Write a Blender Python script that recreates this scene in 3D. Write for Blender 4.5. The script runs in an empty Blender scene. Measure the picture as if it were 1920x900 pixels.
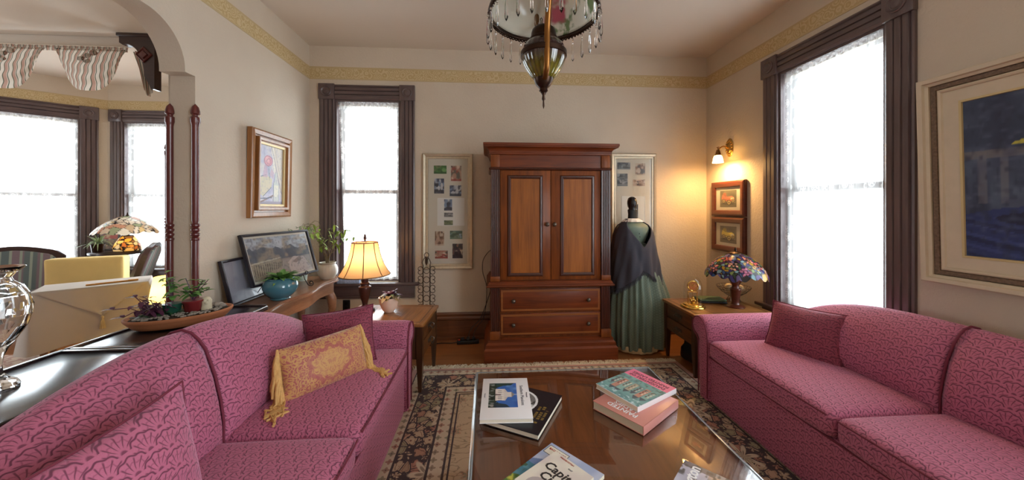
import bpy, bmesh, math, random
import numpy as np
from mathutils import Vector, Matrix
R = math.radians
PI = math.pi
random.seed(7)
scn = bpy.context.scene
COL = scn.collection

# ------------------------------------------------------------------ camera
cam_d = bpy.data.cameras.new('camera')
cam_d.sensor_width = 36.0
cam_d.lens = 36.0 * 650.0 / 1920.0
cam_d.shift_y = -60.0 / 1920.0
cam_d.clip_start = 0.02
cam = bpy.data.objects.new('camera', cam_d)
COL.objects.link(cam)
cam.location = (0, 0, 1.36)
cam.rotation_euler = (R(90), 0, -math.atan(45 / 650.0))
scn.camera = cam

# ------------------------------------------------------------------ world + exposure
scn.view_settings.view_transform = 'Standard'
scn.view_settings.look = 'None'
scn.view_settings.gamma = 1.0
scn.view_settings.use_curve_mapping = False
scn.view_settings.exposure = 0.6
W = bpy.data.worlds.new('sky')
scn.world = W
W.use_nodes = True
bg = W.node_tree.nodes['Background']
bg.inputs[0].default_value = (0.83, 0.925, 1.0, 1)
bg.inputs[1].default_value = 7.0
scn.cycles.max_bounces = 10
scn.cycles.diffuse_bounces = 5
scn.cycles.glossy_bounces = 4
scn.cycles.transmission_bounces = 8
scn.cycles.transparent_max_bounces = 16
scn.cycles.sample_clamp_indirect = 6.0
scn.cycles.caustics_reflective = False
scn.cycles.caustics_refractive = False

def portal(loc, normal, w, h):
    """daylight portal in a window opening: guides the sky's light, emits nothing itself"""
    ld = bpy.data.lights.new('daylight_portal', 'AREA')
    ld.shape = 'RECTANGLE'; ld.size = w; ld.size_y = h
    ld.cycles.is_portal = True
    o = bpy.data.objects.new('daylight_portal', ld)
    COL.objects.link(o)
    o.location = loc
    o.rotation_euler = Vector(normal).to_track_quat('-Z', 'Y').to_euler()
    return o

def lamp_light(name, loc, watts, col, radius=0.03):
    ld = bpy.data.lights.new(name, 'POINT')
    ld.energy = watts; ld.color = col; ld.shadow_soft_size = radius
    o = bpy.data.objects.new(name, ld)
    COL.objects.link(o)
    o.location = loc
    return o

# ------------------------------------------------------------------ colour + node helpers
def lin(c):
    out = []
    for v in c[:3]:
        v = v / 255.0
        out.append(v / 12.92 if v <= 0.04045 else ((v + 0.055) / 1.055) ** 2.4)
    return tuple(out)
def lin4(c): return lin(c) + (1.0,)

class NT:
    def __init__(s, name):
        s.mat = bpy.data.materials.new(name)
        s.mat.use_nodes = True
        s.t = s.mat.node_tree
        s.p = s.t.nodes['Principled BSDF']
        s.out = s.t.nodes['Material Output']
        s._tc = None
    def node(s, kind, **kw):
        n = s.t.nodes.new(kind)
        for k, v in kw.items(): setattr(n, k, v)
        return n
    def link(s, a, b): s.t.links.new(a.s if isinstance(a, V) else a, b)
    def put(s, sock, val):
        if isinstance(val, V): s.t.links.new(val.s, sock)
        elif isinstance(val, bpy.types.NodeSocket): s.t.links.new(val, sock)
        elif isinstance(val, (tuple, list)) and len(val) == 3 and sock.type == 'RGBA': sock.default_value = tuple(val) + (1.0,)
        else: sock.default_value = val
    def tc(s, which='Object'):
        if s._tc is None: s._tc = s.node('ShaderNodeTexCoord')
        return s._tc.outputs[which]
    def xyz(s, which='Object'):
        n = s.node('ShaderNodeSeparateXYZ'); s.link(s.tc(which), n.inputs[0])
        return V(s, n.outputs[0]), V(s, n.outputs[1]), V(s, n.outputs[2])
    def vec(s, x, y, z=0.0):
        n = s.node('ShaderNodeCombineXYZ')
        for i, v in enumerate((x, y, z)): s.put(n.inputs[i], v)
        return n.outputs[0]
    def math(s, op, a, b=None, c=None):
        n = s.node('ShaderNodeMath', operation=op)
        s.put(n.inputs[0], a)
        if b is not None: s.put(n.inputs[1], b)
        if c is not None: s.put(n.inputs[2], c)
        return V(s, n.outputs[0])
    def mix(s, f, a, b, blend='MIX'):
        n = s.node('ShaderNodeMix', data_type='RGBA', blend_type=blend)
        s.put(n.inputs[0], f); s.put(n.inputs[6], a); s.put(n.inputs[7], b)
        return n.outputs[2]
    def noise(s, vec, scale=5, detail=3, rough=0.5, dist=0.0):
        n = s.node('ShaderNodeTexNoise')
        s.put(n.inputs['Vector'], vec); n.inputs['Scale'].default_value = scale
        n.inputs['Detail'].default_value = detail; n.inputs['Roughness'].default_value = rough
        n.inputs['Distortion'].default_value = dist
        return V(s, n.outputs[0])
    def voronoi(s, vec, scale=5, rnd=1.0, feature='F1', out='Distance'):
        n = s.node('ShaderNodeTexVoronoi', feature=feature)
        s.put(n.inputs['Vector'], vec); n.inputs['Scale'].default_value = scale
        n.inputs['Randomness'].default_value = rnd
        return n if out is None else V(s, n.outputs[out])
    def step(s, v, lo, hi):
        n = s.node('ShaderNodeMapRange', interpolation_type='SMOOTHSTEP')
        s.put(n.inputs[0], v); n.inputs[1].default_value = lo; n.inputs[2].default_value = hi
        return V(s, n.outputs[0])
    def ramp(s, v, stops):
        n = s.node('ShaderNodeValToRGB')
        s.put(n.inputs[0], v)
        e = n.color_ramp.elements
        while len(e) < len(stops): e.new(0.5)
        for i, (p, c) in enumerate(stops): e[i].position = p; e[i].color = tuple(c) + (1.0,)
        return n.outputs[0]
    def bump(s, h, strength=0.3, dist=0.01):
        n = s.node('ShaderNodeBump')
        s.put(n.inputs['Height'], h); n.inputs['Strength'].default_value = strength; n.inputs['Distance'].default_value = dist
        s.link(n.outputs[0], s.p.inputs['Normal'])
    def scaled(s, sx, sy, sz, which='Object'):
        n = s.node('ShaderNodeMapping'); s.link(s.tc(which), n.inputs[0]); n.inputs['Scale'].default_value = (sx, sy, sz)
        return n.outputs[0]
    def set(s, col=None, rough=0.6, metal=0.0, **kw):
        if col is not None: s.put(s.p.inputs['Base Color'], col)
        s.put(s.p.inputs['Roughness'], rough)
        s.put(s.p.inputs['Metallic'], metal)
        for k, v in kw.items(): s.put(s.p.inputs[k.replace('_', ' ')], v)
        return s.mat

class V:
    def __init__(s, nt, sock): s.nt, s.s = nt, sock
    def __add__(a, b): return a.nt.math('ADD', a, b)
    __radd__ = __add__
    def __sub__(a, b): return a.nt.math('SUBTRACT', a, b)
    def __rsub__(a, b): return a.nt.math('SUBTRACT', b, a)
    def __mul__(a, b): return a.nt.math('MULTIPLY', a, b)
    __rmul__ = __mul__
    def __truediv__(a, b): return a.nt.math('DIVIDE', a, b)
    def __lt__(a, b): return a.nt.math('LESS_THAN', a, b)
    def __gt__(a, b): return a.nt.math('GREATER_THAN', a, b)
    def floor(a): return a.nt.math('FLOOR', a)
    def fract(a): return a.nt.math('FRACT', a)
    def abs(a): return a.nt.math('ABSOLUTE', a)
    def sin(a): return a.nt.math('SINE', a)
    def cos(a): return a.nt.math('COSINE', a)
    def sqrt(a): return a.nt.math('SQRT', a)
    def mod(a, b): return a.nt.math('FLOORED_MODULO', a, b)
    def min(a, b): return a.nt.math('MINIMUM', a, b)
    def max(a, b): return a.nt.math('MAXIMUM', a, b)
    def atan2(a, b): return a.nt.math('ARCTAN2', a, b)

# ------------------------------------------------------------------ materials
MATS = {}
def plain(name, col, rough=0.5, metal=0.0, noise=0.0, nscale=30, **kw):
    if name in MATS: return MATS[name]
    n = NT(name); c = lin(col)
    base = c
    if noise:
        f = n.noise(n.tc('Object'), nscale, 4)
        base = n.mix(f, tuple(v * (1 - noise) for v in c), tuple(min(1, v * (1 + noise)) for v in c))
    MATS[name] = n.set(base, rough, metal, **kw)
    return MATS[name]

def wood(name, dark, light, grain='x', scale=1.0, rough=0.35, coat=0.3, bump=0.08, spec=0.5):
    if name in MATS: return MATS[name]
    n = NT(name)
    s = {'x': (1.2, 14, 14), 'y': (14, 1.2, 14), 'z': (14, 14, 1.2)}[grain]
    v = n.scaled(*[k * scale for k in s])
    f = n.noise(v, 2.2, 5, 0.6, 0.6)
    s2 = {'x': (3, 90, 90), 'y': (90, 3, 90), 'z': (90, 90, 3)}[grain]
    g = n.noise(n.scaled(*[k * scale for k in s2]), 2.0, 3, 0.6)
    big = n.noise(n.tc('Object'), 2.5, 2)
    t = f * 0.6 + g * 0.25 + big * 0.25
    col = n.ramp(t, [(0.30, lin(dark)), (0.52, tuple((a + b) / 2 for a, b in zip(lin(dark), lin(light)))), (0.75, lin(light))])
    if bump: n.bump(g, bump, 0.003)
    MATS[name] = n.set(col, rough, 0.0, Coat_Weight=coat, Coat_Roughness=0.15, Specular_IOR_Level=spec)
    return MATS[name]

def paint_mat(name, rough=0.5, **kw):
    """picture material: reads the painted 'Col' colours of its own mesh"""
    if name in MATS: return MATS[name]
    n = NT(name)
    a = n.node('ShaderNodeVertexColor', layer_name='Col')
    MATS[name] = n.set(a.outputs[0], rough, 0.0, **kw)
    return MATS[name]

def shell_fabric(name, base, line, hi):
    """jacquard: rows of fan shaped scallops with radiating ribs"""
    n = NT(name)
    u, v, _ = n.xyz('UV')
    w = 0.096; sp = 0.30
    U = u / w; Vv = v / (w * sp)
    row = Vv.floor(); fr = Vv.fract()
    # a scale of the row below overlaps the scale of this row
    a1 = (U + (row + 1.0).mod(2.0) * 0.5).fract() - 0.5; b1 = (fr + 1.0) * sp
    a0 = (U + row.mod(2.0) * 0.5).fract() - 0.5; b0 = fr * sp
    r1 = (a1 * a1 + b1 * b1).sqrt(); t1 = a1.atan2(b1)
    e1 = 0.475 + (t1 * 11.0).cos() * 0.020
    sel = r1 < e1
    a = a0 + (a1 - a0) * sel; b = b0 + (b1 - b0) * sel
    r = (a * a + b * b).sqrt(); th = a.atan2(b + 0.015)
    outline = (1.0 - n.step((r1 - e1).abs(), 0.008, 0.034)) * 0.9
    ribs = n.step((th * 15.0 + (r * 11.0).sin() * 1.1).sin(), 0.55, 1.0) * n.step(r, 0.10, 0.2) * (1.0 - n.step(r, 0.38, 0.45))
    inner = (1.0 - n.step((r - (0.31 + (th * 11.0).cos() * 0.02)).abs(), 0.006, 0.026)) * 0.35
    core = 1.0 - n.step(r, 0.05, 0.10)
    mask = outline.max(ribs * 0.8).max(core * 0.8).max(inner)
    weave = n.noise(n.scaled(420, 420, 420, 'UV'), 1.0, 2)
    col = n.mix(mask, n.mix(weave, lin(base), lin(hi)), lin(line))
    n.bump((1.0 - mask) * 0.8 + weave * 0.35, 0.35, 0.004)
    return n.set(col, 0.75, 0.0, Sheen_Weight=0.5, Sheen_Roughness=0.4, Sheen_Tint=lin4((235, 190, 215)))

M = {}
def build_materials():
    n = NT('plaster')
    f = n.noise(n.tc('Object'), 55, 5, 0.65)
    g = n.noise(n.tc('Object'), 3.0, 3)
    col = n.mix(g, lin((199, 184, 166)), lin((212, 199, 180)))
    n.bump(f, 0.5, 0.006)
    M['plaster'] = n.set(col, 0.85)
    n = NT('ceiling_paint')
    f = n.noise(n.tc('Object'), 40, 4, 0.6)
    n.bump(f, 0.12, 0.004)
    M['ceil'] = n.set(lin((214, 202, 188)), 0.9)
    # wallpaper border: gold scrolls on cream
    n = NT('frieze_paper')
    x, y, z = n.xyz('Object')
    s = x + y
    vv = n.vec(s, z, 0.0)
    vn = n.voronoi(vv, 16, 0.8)
    no = n.noise(vv, 30, 4, 0.6, 2.0)
    curl = ((vn * 26.0 + no * 6.0).sin()) * 0.5 + 0.5
    edgeb = n.step((z - 2.725).abs(), 0.046, 0.052)
    col = n.mix(curl, lin((186, 160, 112)), lin((206, 186, 144)))
    col = n.mix(edgeb, col, lin((194, 172, 130)))
    M['frieze'] = n.set(col, 0.7)
    M['frieze2'] = M['frieze']
    # floor boards
    n = NT('floor_boards')
    x, y, z = n.xyz('Object')
    bw = 0.085
    k = (y / bw).floor()
    wn = n.node('ShaderNodeTexWhiteNoise', noise_dimensions='1D'); n.put(wn.inputs['W'], k)
    rnd = V(n, wn.outputs[0])
    gap = ((y / bw).fract() - 0.5).abs() > 0.482
    gr = n.noise(n.vec(x * 2.5 + rnd * 9.0, y * 40.0, 0.0), 2.0, 5, 0.6, 0.4)
    col = n.mix(gr, lin((112, 62, 32)), lin((182, 118, 66)))
    col = n.mix(rnd * 0.45, col, lin((140, 84, 46)))
    col = n.mix(gap * 0.8, col, lin((60, 32, 18)))
    M['floor'] = n.set(col, 0.32, 0.0, Coat_Weight=0.25)
    # woods
    M['trim'] = wood('dark_trim_wood', (64, 50, 52), (108, 90, 88), 'z', 1.0, 0.4, 0.25)
    M['trimx'] = wood('dark_trim_wood_along', (64, 50, 52), (108, 90, 88), 'x', 1.0, 0.4, 0.25)
    M['base'] = wood('baseboard_wood', (66, 36, 20), (120, 72, 42), 'x', 1.0, 0.35, 0.3)
    M['arm_z'] = wood('cherry_upright', (66, 27, 8), (150, 78, 26), 'z', 0.9, 0.42, 0.08, 0.08, 0.3)
    M['arm_x'] = wood('cherry_along', (62, 24, 9), (134, 62, 24), 'x', 0.9, 0.42, 0.08, 0.08, 0.3)
    M['arm_panel'] = wood('cherry_panel', (92, 44, 8), (176, 102, 32), 'z', 0.6, 0.45, 0.05, 0.08, 0.3)
    M['arm_band'] = wood('cherry_inlay', (112, 58, 22), (160, 94, 40), 'x', 1.0, 0.3, 0.3)
    M['arm_dark'] = wood('cherry_dark', (40, 16, 9), (86, 38, 20), 'z', 1.0, 0.3, 0.35)
    M['table'] = wood('end_table_wood', (98, 58, 26), (178, 118, 62), 'x', 0.8, 0.3, 0.4)
    M['table_dark'] = wood('end_table_dark', (40, 24, 14), (88, 54, 30), 'z', 1.0, 0.35, 0.3)
    M['coffee'] = wood('coffee_table_wood', (86, 46, 24), (146, 84, 48), 'y', 0.7, 0.4, 0.0, 0.0)
    M['console'] = wood('console_wood', (112, 72, 50), (172, 128, 98), 'y', 0.9, 0.32, 0.3)
    M['divider_top'] = wood('divider_top_dark', (18, 14, 20), (44, 34, 40), 'y', 0.8, 0.2, 0.6)
    M['divider_side'] = wood('divider_side', (90, 50, 28), (140, 84, 50), 'y', 0.9, 0.35, 0.3)
    M['post'] = wood('mahogany_post', (62, 22, 24), (112, 48, 44), 'z', 1.0, 0.3, 0.4)
    M['carved'] = wood('carved_dark', (34, 18, 16), (64, 38, 32), 'x', 1.0, 0.4, 0.3)
    M['pic_frame'] = wood('gilt_brown_frame', (112, 66, 30), (176, 122, 70), 'z', 1.2, 0.35, 0.3)
    M['red_frame'] = wood('reddish_frame', (54, 20, 12), (100, 44, 26), 'x', 1.2, 0.35, 0.3)
    # fabric
    M['fabric'] = shell_fabric('rose_shell_jacquard', (176, 90, 120), (94, 36, 62), (194, 112, 140))
    M['fabric_dark'] = shell_fabric('burgundy_shell_jacquard', (134, 52, 74), (78, 22, 42), (148, 66, 86))
    M['piping'] = plain('wine_piping', (112, 38, 58), 0.8)
    # gold damask
    n = NT('gold_damask')
    u, v, _ = n.xyz('UV')
    cu = u - 0.21; cv = v - 0.12
    r = (cu * cu * 0.7 + cv * cv * 1.25).sqrt()
    th = cu.atan2(cv)
    no = n.noise(n.vec(u.nt.math('ABSOLUTE', cu), cv, 0.0), 15, 3, 0.5, 2.2)
    vd = n.voronoi(n.vec(u.nt.math('ABSOLUTE', cu), cv, 0.0), 30, 0.7)
    med = 1.0 - n.step(r - (th * 8.0).cos() * 0.006, 0.068, 0.072)
    ring = (1.0 - n.step((r - 0.085 - (th * 10.0).cos() * 0.006 - (no - 0.5) * 0.03).abs(), 0.006, 0.013))
    scroll = n.step(((no * 34.0).sin()), 0.0, 0.35)
    gold = n.step(((no * 40.0).sin()), 0.15, 0.4).max((1.0 - n.step((vd * 22.0).sin(), -0.6, -0.2)) * 0.8) * 0.85
    gold = (gold * (1.0 - med) + (0.45 + gold * 0.5) * med) * (1.0 - ring * 0.75)
    wv = n.noise(n.scaled(500, 500, 500, 'UV'), 1.0, 2)
    col = n.mix(gold, lin((168, 88, 84)), n.mix(wv, lin((188, 142, 78)), lin((214, 172, 104))))
    n.bump(gold + wv * 0.4, 0.3, 0.003)
    M['damask'] = n.set(col, 0.6, 0.0, Sheen_Weight=0.3)
    M['gold_thread'] = plain('gold_thread', (204, 160, 96), 0.7, 0, 0.25, 80)
    # striped upholstery, bay chairs
    n = NT('striped_upholstery')
    x, y, z = n.xyz('Object')
    s1 = ((x * 34.0).sin()) * 0.5 + 0.5
    s2 = ((x * 90.0 + 1.3).sin()) * 0.5 + 0.5
    col = n.mix(n.step(s1, 0.35, 0.6), lin((84, 92, 90)), lin((112, 92, 96)))
    col = n.mix(n.step(s2, 0.75, 0.9), col, lin((132, 136, 122)))
    M['stripe'] = n.set(col, 0.8)
    n = NT('striped_valance')
    u, v, _ = n.xyz('UV')
    s1 = (u * 95.0).sin() * 0.5 + 0.5
    s2 = (u * 190.0 + 0.9).sin() * 0.5 + 0.5
    col = n.mix(n.step(s1, 0.55, 0.8), lin((216, 206, 192)), lin((182, 146, 130)))
    col = n.mix(n.step(s2, 0.86, 0.97), col, lin((84, 92, 74)))
    tr = n.node('ShaderNodeBsdfTranslucent'); n.put(tr.inputs[0], col)
    mx = n.node('ShaderNodeMixShader'); mx.inputs[0].default_value = 0.35
    m_ = n.set(col, 0.85)
    n.link(n.p.outputs[0], mx.inputs[1]); n.link(tr.outputs[0], mx.inputs[2]); n.link(mx.outputs[0], n.out.inputs[0])
    M['valance'] = m_
    # lace
    n = NT('white_lace')
    u, v, _ = n.xyz('UV')
    vor = n.node('ShaderNodeTexVoronoi', feature='F1'); n.put(vor.inputs['Vector'], n.vec(u, v, 0.0)); vor.inputs['Scale'].default_value = 13; vor.inputs['Randomness'].default_value = 0.55
    d = V(n, vor.outputs['Distance'])
    loc = n.node('ShaderNodeSeparateXYZ'); n.link(vor.outputs['Position'], loc.inputs[0])
    a = (u * 13.0 - V(n, loc.outputs[0]) * 13.0).atan2(v * 13.0 - V(n, loc.outputs[1]) * 13.0)
    flower = 1.0 - n.step(d - (a * 5.0).cos() * 0.07, 0.28, 0.34)
    ring = 1.0 - n.step((d - 0.42).abs(), 0.03, 0.06)
    net = (((u * 700.0).sin()).abs() * ((v * 700.0).sin()).abs())
    dense = flower.max(ring * 0.8).max((1.0 - net) * 0.40)
    alpha = 0.28 + dense * 0.50
    tp = n.node('ShaderNodeBsdfTransparent')
    tl = n.node('ShaderNodeBsdfTranslucent'); tl.inputs[0].default_value = lin4((244, 242, 238))
    df = n.node('ShaderNodeBsdfDiffuse'); df.inputs[0].default_value = lin4((240, 238, 234))
    m1 = n.node('ShaderNodeMixShader'); m1.inputs[0].default_value = 0.5
    n.link(df.outputs[0], m1.inputs[1]); n.link(tl.outputs[0], m1.inputs[2])
    m2 = n.node('ShaderNodeMixShader'); n.put(m2.inputs[0], alpha)
    n.link(tp.outputs[0], m2.inputs[1]); n.link(m1.outputs[0], m2.inputs[2]); n.link(m2.outputs[0], n.out.inputs[0])
    M['lace'] = n.mat
    # clear sheet glass (panes, table top): straight-through plus Fresnel reflection
    def sheet(name, tint, ior=1.5, gain=1.0):
        n = NT(name)
        tp = n.node('ShaderNodeBsdfTransparent'); tp.inputs[0].default_value = tint + (1,)
        gl = n.node('ShaderNodeBsdfGlossy'); gl.inputs['Roughness'].default_value = 0.015
        fr = n.node('ShaderNodeFresnel'); fr.inputs[0].default_value = ior
        mx = n.node('ShaderNodeMixShader')
        ge = n.node('ShaderNodeNewGeometry')
        n.put(mx.inputs[0], n.math('MULTIPLY', fr.outputs[0], gain) * (1.0 - V(n, ge.outputs['Backfacing'])))
        n.link(tp.outputs[0], mx.inputs[1]); n.link(gl.outputs[0], mx.inputs[2]); n.link(mx.outputs[0], n.out.inputs[0])
        return n.mat
    M['pane'] = sheet('window_glass', (0.97, 0.98, 0.98))
    M['sheet'] = sheet('sheet_glass', (0.96, 0.97, 0.97), 1.7, 1.35)
    M['glass_edge'] = plain('glass_edge_grey', (138, 150, 158), 0.12, 0.0, 0.0, 30, Coat_Weight=0.5)
    M['dome'] = sheet('thin_clear_glass', (0.97, 0.97, 0.97), 1.45, 1.0)
    n = NT('crystal'); M['crystal'] = n.set((0.97, 0.98, 1.0), 0.02, 0.0, Transmission_Weight=1.0, IOR=1.55)
    # metals, ceramics
    M['brass'] = plain('brass', (190, 150, 80), 0.28, 1.0)
    M['strap'] = plain('aged_brass', (132, 88, 44), 0.35, 0.9)
    M['gold'] = plain('polished_gold', (218, 178, 92), 0.22, 1.0)
    M['bronze'] = plain('dark_bronze', (58, 40, 30), 0.35, 0.85)
    M['iron'] = plain('black_iron', (30, 26, 26), 0.5, 0.6)
    M['rust_iron'] = plain('brown_iron', (78, 62, 50), 0.55, 0.6)
    M['knob'] = plain('pewter_knob', (104, 94, 84), 0.35, 0.8)
    M['drawer'] = wood('end_table_drawer_shaded', (60, 34, 18), (120, 76, 40), 'x', 0.8, 0.35, 0.3)  # deep shade on the drawer fronts put into a darker wood colour
    M['black'] = plain('black_plastic', (22, 22, 24), 0.4)
    M['silver'] = plain('champagne_silver', (196, 182, 158), 0.38, 0.55, 0.18, 40)
    M['mat'] = plain('cream_mat', (206, 198, 184), 0.8)
    M['mat_white'] = plain('white_mat', (222, 220, 216), 0.8)
    M['cream_frame'] = plain('cream_frame_wood', (206, 190, 164), 0.5, 0, 0.08, 20)
    M['rope'] = plain('brown_beading', (112, 90, 70), 0.6, 0, 0.85, 90)
    M['gilt'] = plain('dull_gilt', (202, 178, 128), 0.4, 0.3)
    M['blackframe'] = plain('black_frame', (26, 20, 30), 0.35)
    M['teal'] = plain('teal_glaze', (66, 118, 134), 0.18, 0, 0.12, 14, Coat_Weight=0.6)
    M['whitepot'] = plain('ivory_glaze', (214, 208, 192), 0.3, 0, 0.05, 14)
    M['pinkpot'] = plain('blush_glaze', (232, 204, 184), 0.35)
    M['glasspot'] = plain('pale_green_pot', (196, 210, 200), 0.2)
    M['terracotta'] = plain('terracotta', (188, 122, 82), 0.7, 0, 0.12, 20)
    M['redpot'] = plain('red_glaze_pot', (122, 40, 42), 0.3)
    M['greenpot'] = plain('green_glaze_pot', (36, 84, 66), 0.3)
    M['stone'] = plain('pebble_grey', (150, 142, 132), 0.8, 0, 0.5, 60)
    M['soil'] = plain('soil', (62, 50, 38), 0.95, 0, 0.5, 80)
    M['figure'] = plain('stone_figurine', (206, 196, 168), 0.6, 0, 0.2, 60)
    M['leaf'] = plain('leaf_green', (104, 152, 76), 0.45, 0, 0.35, 25, Subsurface_Weight=0.0)
    M['leaf_dark'] = plain('leaf_dark_green', (54, 96, 54), 0.4, 0, 0.35, 25)
    M['leaf_pale'] = plain('leaf_pale', (160, 182, 140), 0.5, 0, 0.3, 30)
    M['leaf_lime'] = plain('leaf_lime', (150, 184, 70), 0.45, 0, 0.3, 25)
    M['leaf_purple'] = plain('leaf_purple', (84, 42, 66), 0.45, 0, 0.4, 25)
    M['leaf_mix'] = plain('leaf_variegated', (150, 128, 92), 0.5, 0, 0.6, 30)
    M['stem'] = plain('woody_stem', (122, 104, 76), 0.8)
    M['cream_cloth'] = plain('cream_tablecloth', (188, 178, 168), 0.85, 0, 0.06, 8)
    M['yellow_cloth'] = plain('yellow_cloth', (214, 184, 116), 0.8, 0, 0.10, 7)
    M['tassel'] = plain('cream_tassel', (206, 186, 146), 0.85)
    M['orange_wood'] = plain('honey_wood', (196, 138, 58), 0.4)
    n = NT('dress_cotton')
    x, y, z = n.xyz('Object')
    th = x.atan2(y)
    p = (((z * 260.0).sin()) * ((th * 60.0).sin())) * 0.5 + 0.5
    no = n.noise(n.tc('Object'), 9, 4)
    col = n.mix(no, lin((80, 97, 86)), lin((116, 132, 116)))
    col = n.mix(n.step(p, 0.8, 0.95) * 0.5, col, lin((146, 166, 146)))
    M['dress'] = n.set(col, 0.6, 0.0, Sheen_Weight=0.2)
    M['shawl'] = plain('charcoal_wool', (62, 62, 72), 0.95, 0, 0.25, 160)
    M['lacewhite'] = plain('white_collar', (232, 228, 222), 0.8)
    M['petticoat'] = plain('ecru_petticoat', (206, 186, 146), 0.85)
    M['form_black'] = plain('black_jersey', (20, 22, 26), 0.7)
    M['form_head'] = plain('gloss_black_head', (38, 36, 38), 0.22, 0.2)
    M['green_cloth'] = plain('green_folded_cloth', (84, 104, 74), 0.7, 0, 0.1, 30)
    M['candle'] = plain('ivory_ball', (226, 206, 168), 0.6)
    M['blackbag'] = plain('black_leather', (24, 22, 28), 0.35)
    M['page'] = plain('page_edges', (226, 216, 196), 0.8, 0, 0.06, 200)
    M['cover_white'] = plain('white_cover', (236, 234, 236), 0.3)
    M['cover_cream'] = plain('cream_spine', (234, 214, 196), 0.4)
    M['cover_black'] = plain('black_cover', (28, 30, 38), 0.25)
    M['cover_pink'] = plain('pink_cover', (240, 128, 162), 0.3)
    M['cover_rose'] = plain('dusty_pink_cover', (214, 146, 136), 0.35)
    M['cover_paper'] = plain('paper_white', (232, 228, 214), 0.35)
    M['ink_dark'] = plain('dark_ink', (50, 46, 46), 0.5)
    M['ink_red'] = plain('red_ink', (176, 62, 44), 0.5)
    M['ink_grey'] = plain('grey_ink', (120, 118, 124), 0.5)
    M['ink_gold'] = plain('gold_ink', (150, 122, 58), 0.4)
    M['ink_white'] = plain('white_ink', (244, 246, 250), 0.4)
    M['ink_plum'] = plain('plum_ink', (110, 50, 66), 0.5)
    M['blue_white'] = plain('blue_white_china', (158, 176, 208), 0.25, 0, 0.6, 70)
    M['lampbase'] = plain('brown_bronze_lamp', (74, 46, 40), 0.3, 0.5)
    M['picture'] = paint_mat('painted_picture', 0.55)
    M['print'] = paint_mat('printed_cover', 0.28)
    M['photo'] = paint_mat('photo_print', 0.3)
    def glow_shade(name, col, strength):
        n = NT(name)
        tl = n.node('ShaderNodeBsdfTranslucent'); tl.inputs[0].default_value = lin4(col)
        df = n.node('ShaderNodeBsdfDiffuse'); df.inputs[0].default_value = lin4(col)
        m1 = n.node('ShaderNodeMixShader'); m1.inputs[0].default_value = 0.55
        n.link(df.outputs[0], m1.inputs[1]); n.link(tl.outputs[0], m1.inputs[2])
        if strength:
            em = n.node('ShaderNodeEmission'); em.inputs[0].default_value = lin4(col); em.inputs[1].default_value = strength
            ad = n.node('ShaderNodeAddShader'); n.link(m1.outputs[0], ad.inputs[0]); n.link(em.outputs[0], ad.inputs[1])
            n.link(ad.outputs[0], n.out.inputs[0])
        else: n.link(m1.outputs[0], n.out.inputs[0])
        return n.mat
    M['shade_fabric'] = glow_shade('lit_fabric_shade', (228, 192, 148), 0.0)
    M['shade_trim'] = plain('shade_trim', (120, 78, 46), 0.7)
    M['sconce_glass'] = glow_shade('lit_sconce_glass', (255, 226, 150), 6.0)
    M['yellow_shade'] = glow_shade('lit_yellow_shade', (250, 226, 130), 0.7)
    n = NT('tiffany_glass')
    a = n.node('ShaderNodeVertexColor', layer_name='Col')
    tl = n.node('ShaderNodeBsdfTranslucent'); n.link(a.outputs[0], tl.inputs[0])
    m_ = n.set(a.outputs[0], 0.2, 0.0)
    mx = n.node('ShaderNodeMixShader'); mx.inputs[0].default_value = 0.4
    n.link(n.p.outputs[0], mx.inputs[1]); n.link(tl.outputs[0], mx.inputs[2]); n.link(mx.outputs[0], n.out.inputs[0])
    M['tiffany'] = m_
    # hand painted milk glass of the hanging lamp's dome
    n = NT('painted_milk_glass')
    x, y, z = n.xyz('Object')
    no = n.noise(n.tc('Object'), 9, 3)
    roses = n.step(no, 0.50, 0.60) * n.step(x, 0.0, 0.05)
    no2 = n.noise(n.tc('Object'), 12, 3, 0.5, 1.0)
    greens = n.step(no2, 0.46, 0.56) * n.step(x, 0.02, 0.08)
    col = n.mix(greens, lin((222, 220, 206)), lin((116, 136, 96)))
    col = n.mix(roses, col, lin((186, 92, 110)))
    tl = n.node('ShaderNodeBsdfTranslucent'); n.put(tl.inputs[0], col)
    m_ = n.set(col, 0.12)
    mx = n.node('ShaderNodeMixShader'); mx.inputs[0].default_value = 0.35
    n.link(n.p.outputs[0], mx.inputs[1]); n.link(tl.outputs[0], mx.inputs[2]); n.link(mx.outputs[0], n.out.inputs[0])
    M['milk'] = m_
    n = NT('amber_glass_font')
    x, y, z = n.xyz('Object')
    th = x.atan2(y)
    fl_ = ((th * 22.0).sin()) * 0.5 + 0.5
    t = n.step(z, 0.12, 0.19)
    col = n.mix(t, lin((140, 132, 40)), lin((56, 24, 28)))
    col = n.mix(fl_ * 0.5, col, lin((40, 26, 16)))
    n.bump(fl_, 0.4, 0.004)
    M['amber'] = n.set(col, 0.12, 0.1, Transmission_Weight=0.25, Coat_Weight=0.8)
    # rug
    n = NT('persian_rug')
    x, y, z = n.xyz('Object')
    RX0, RX1, RY1 = -0.62, 1.66, 2.95
    e = (x - RX0).min(RX1 - x).min(RY1 - y)
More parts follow.
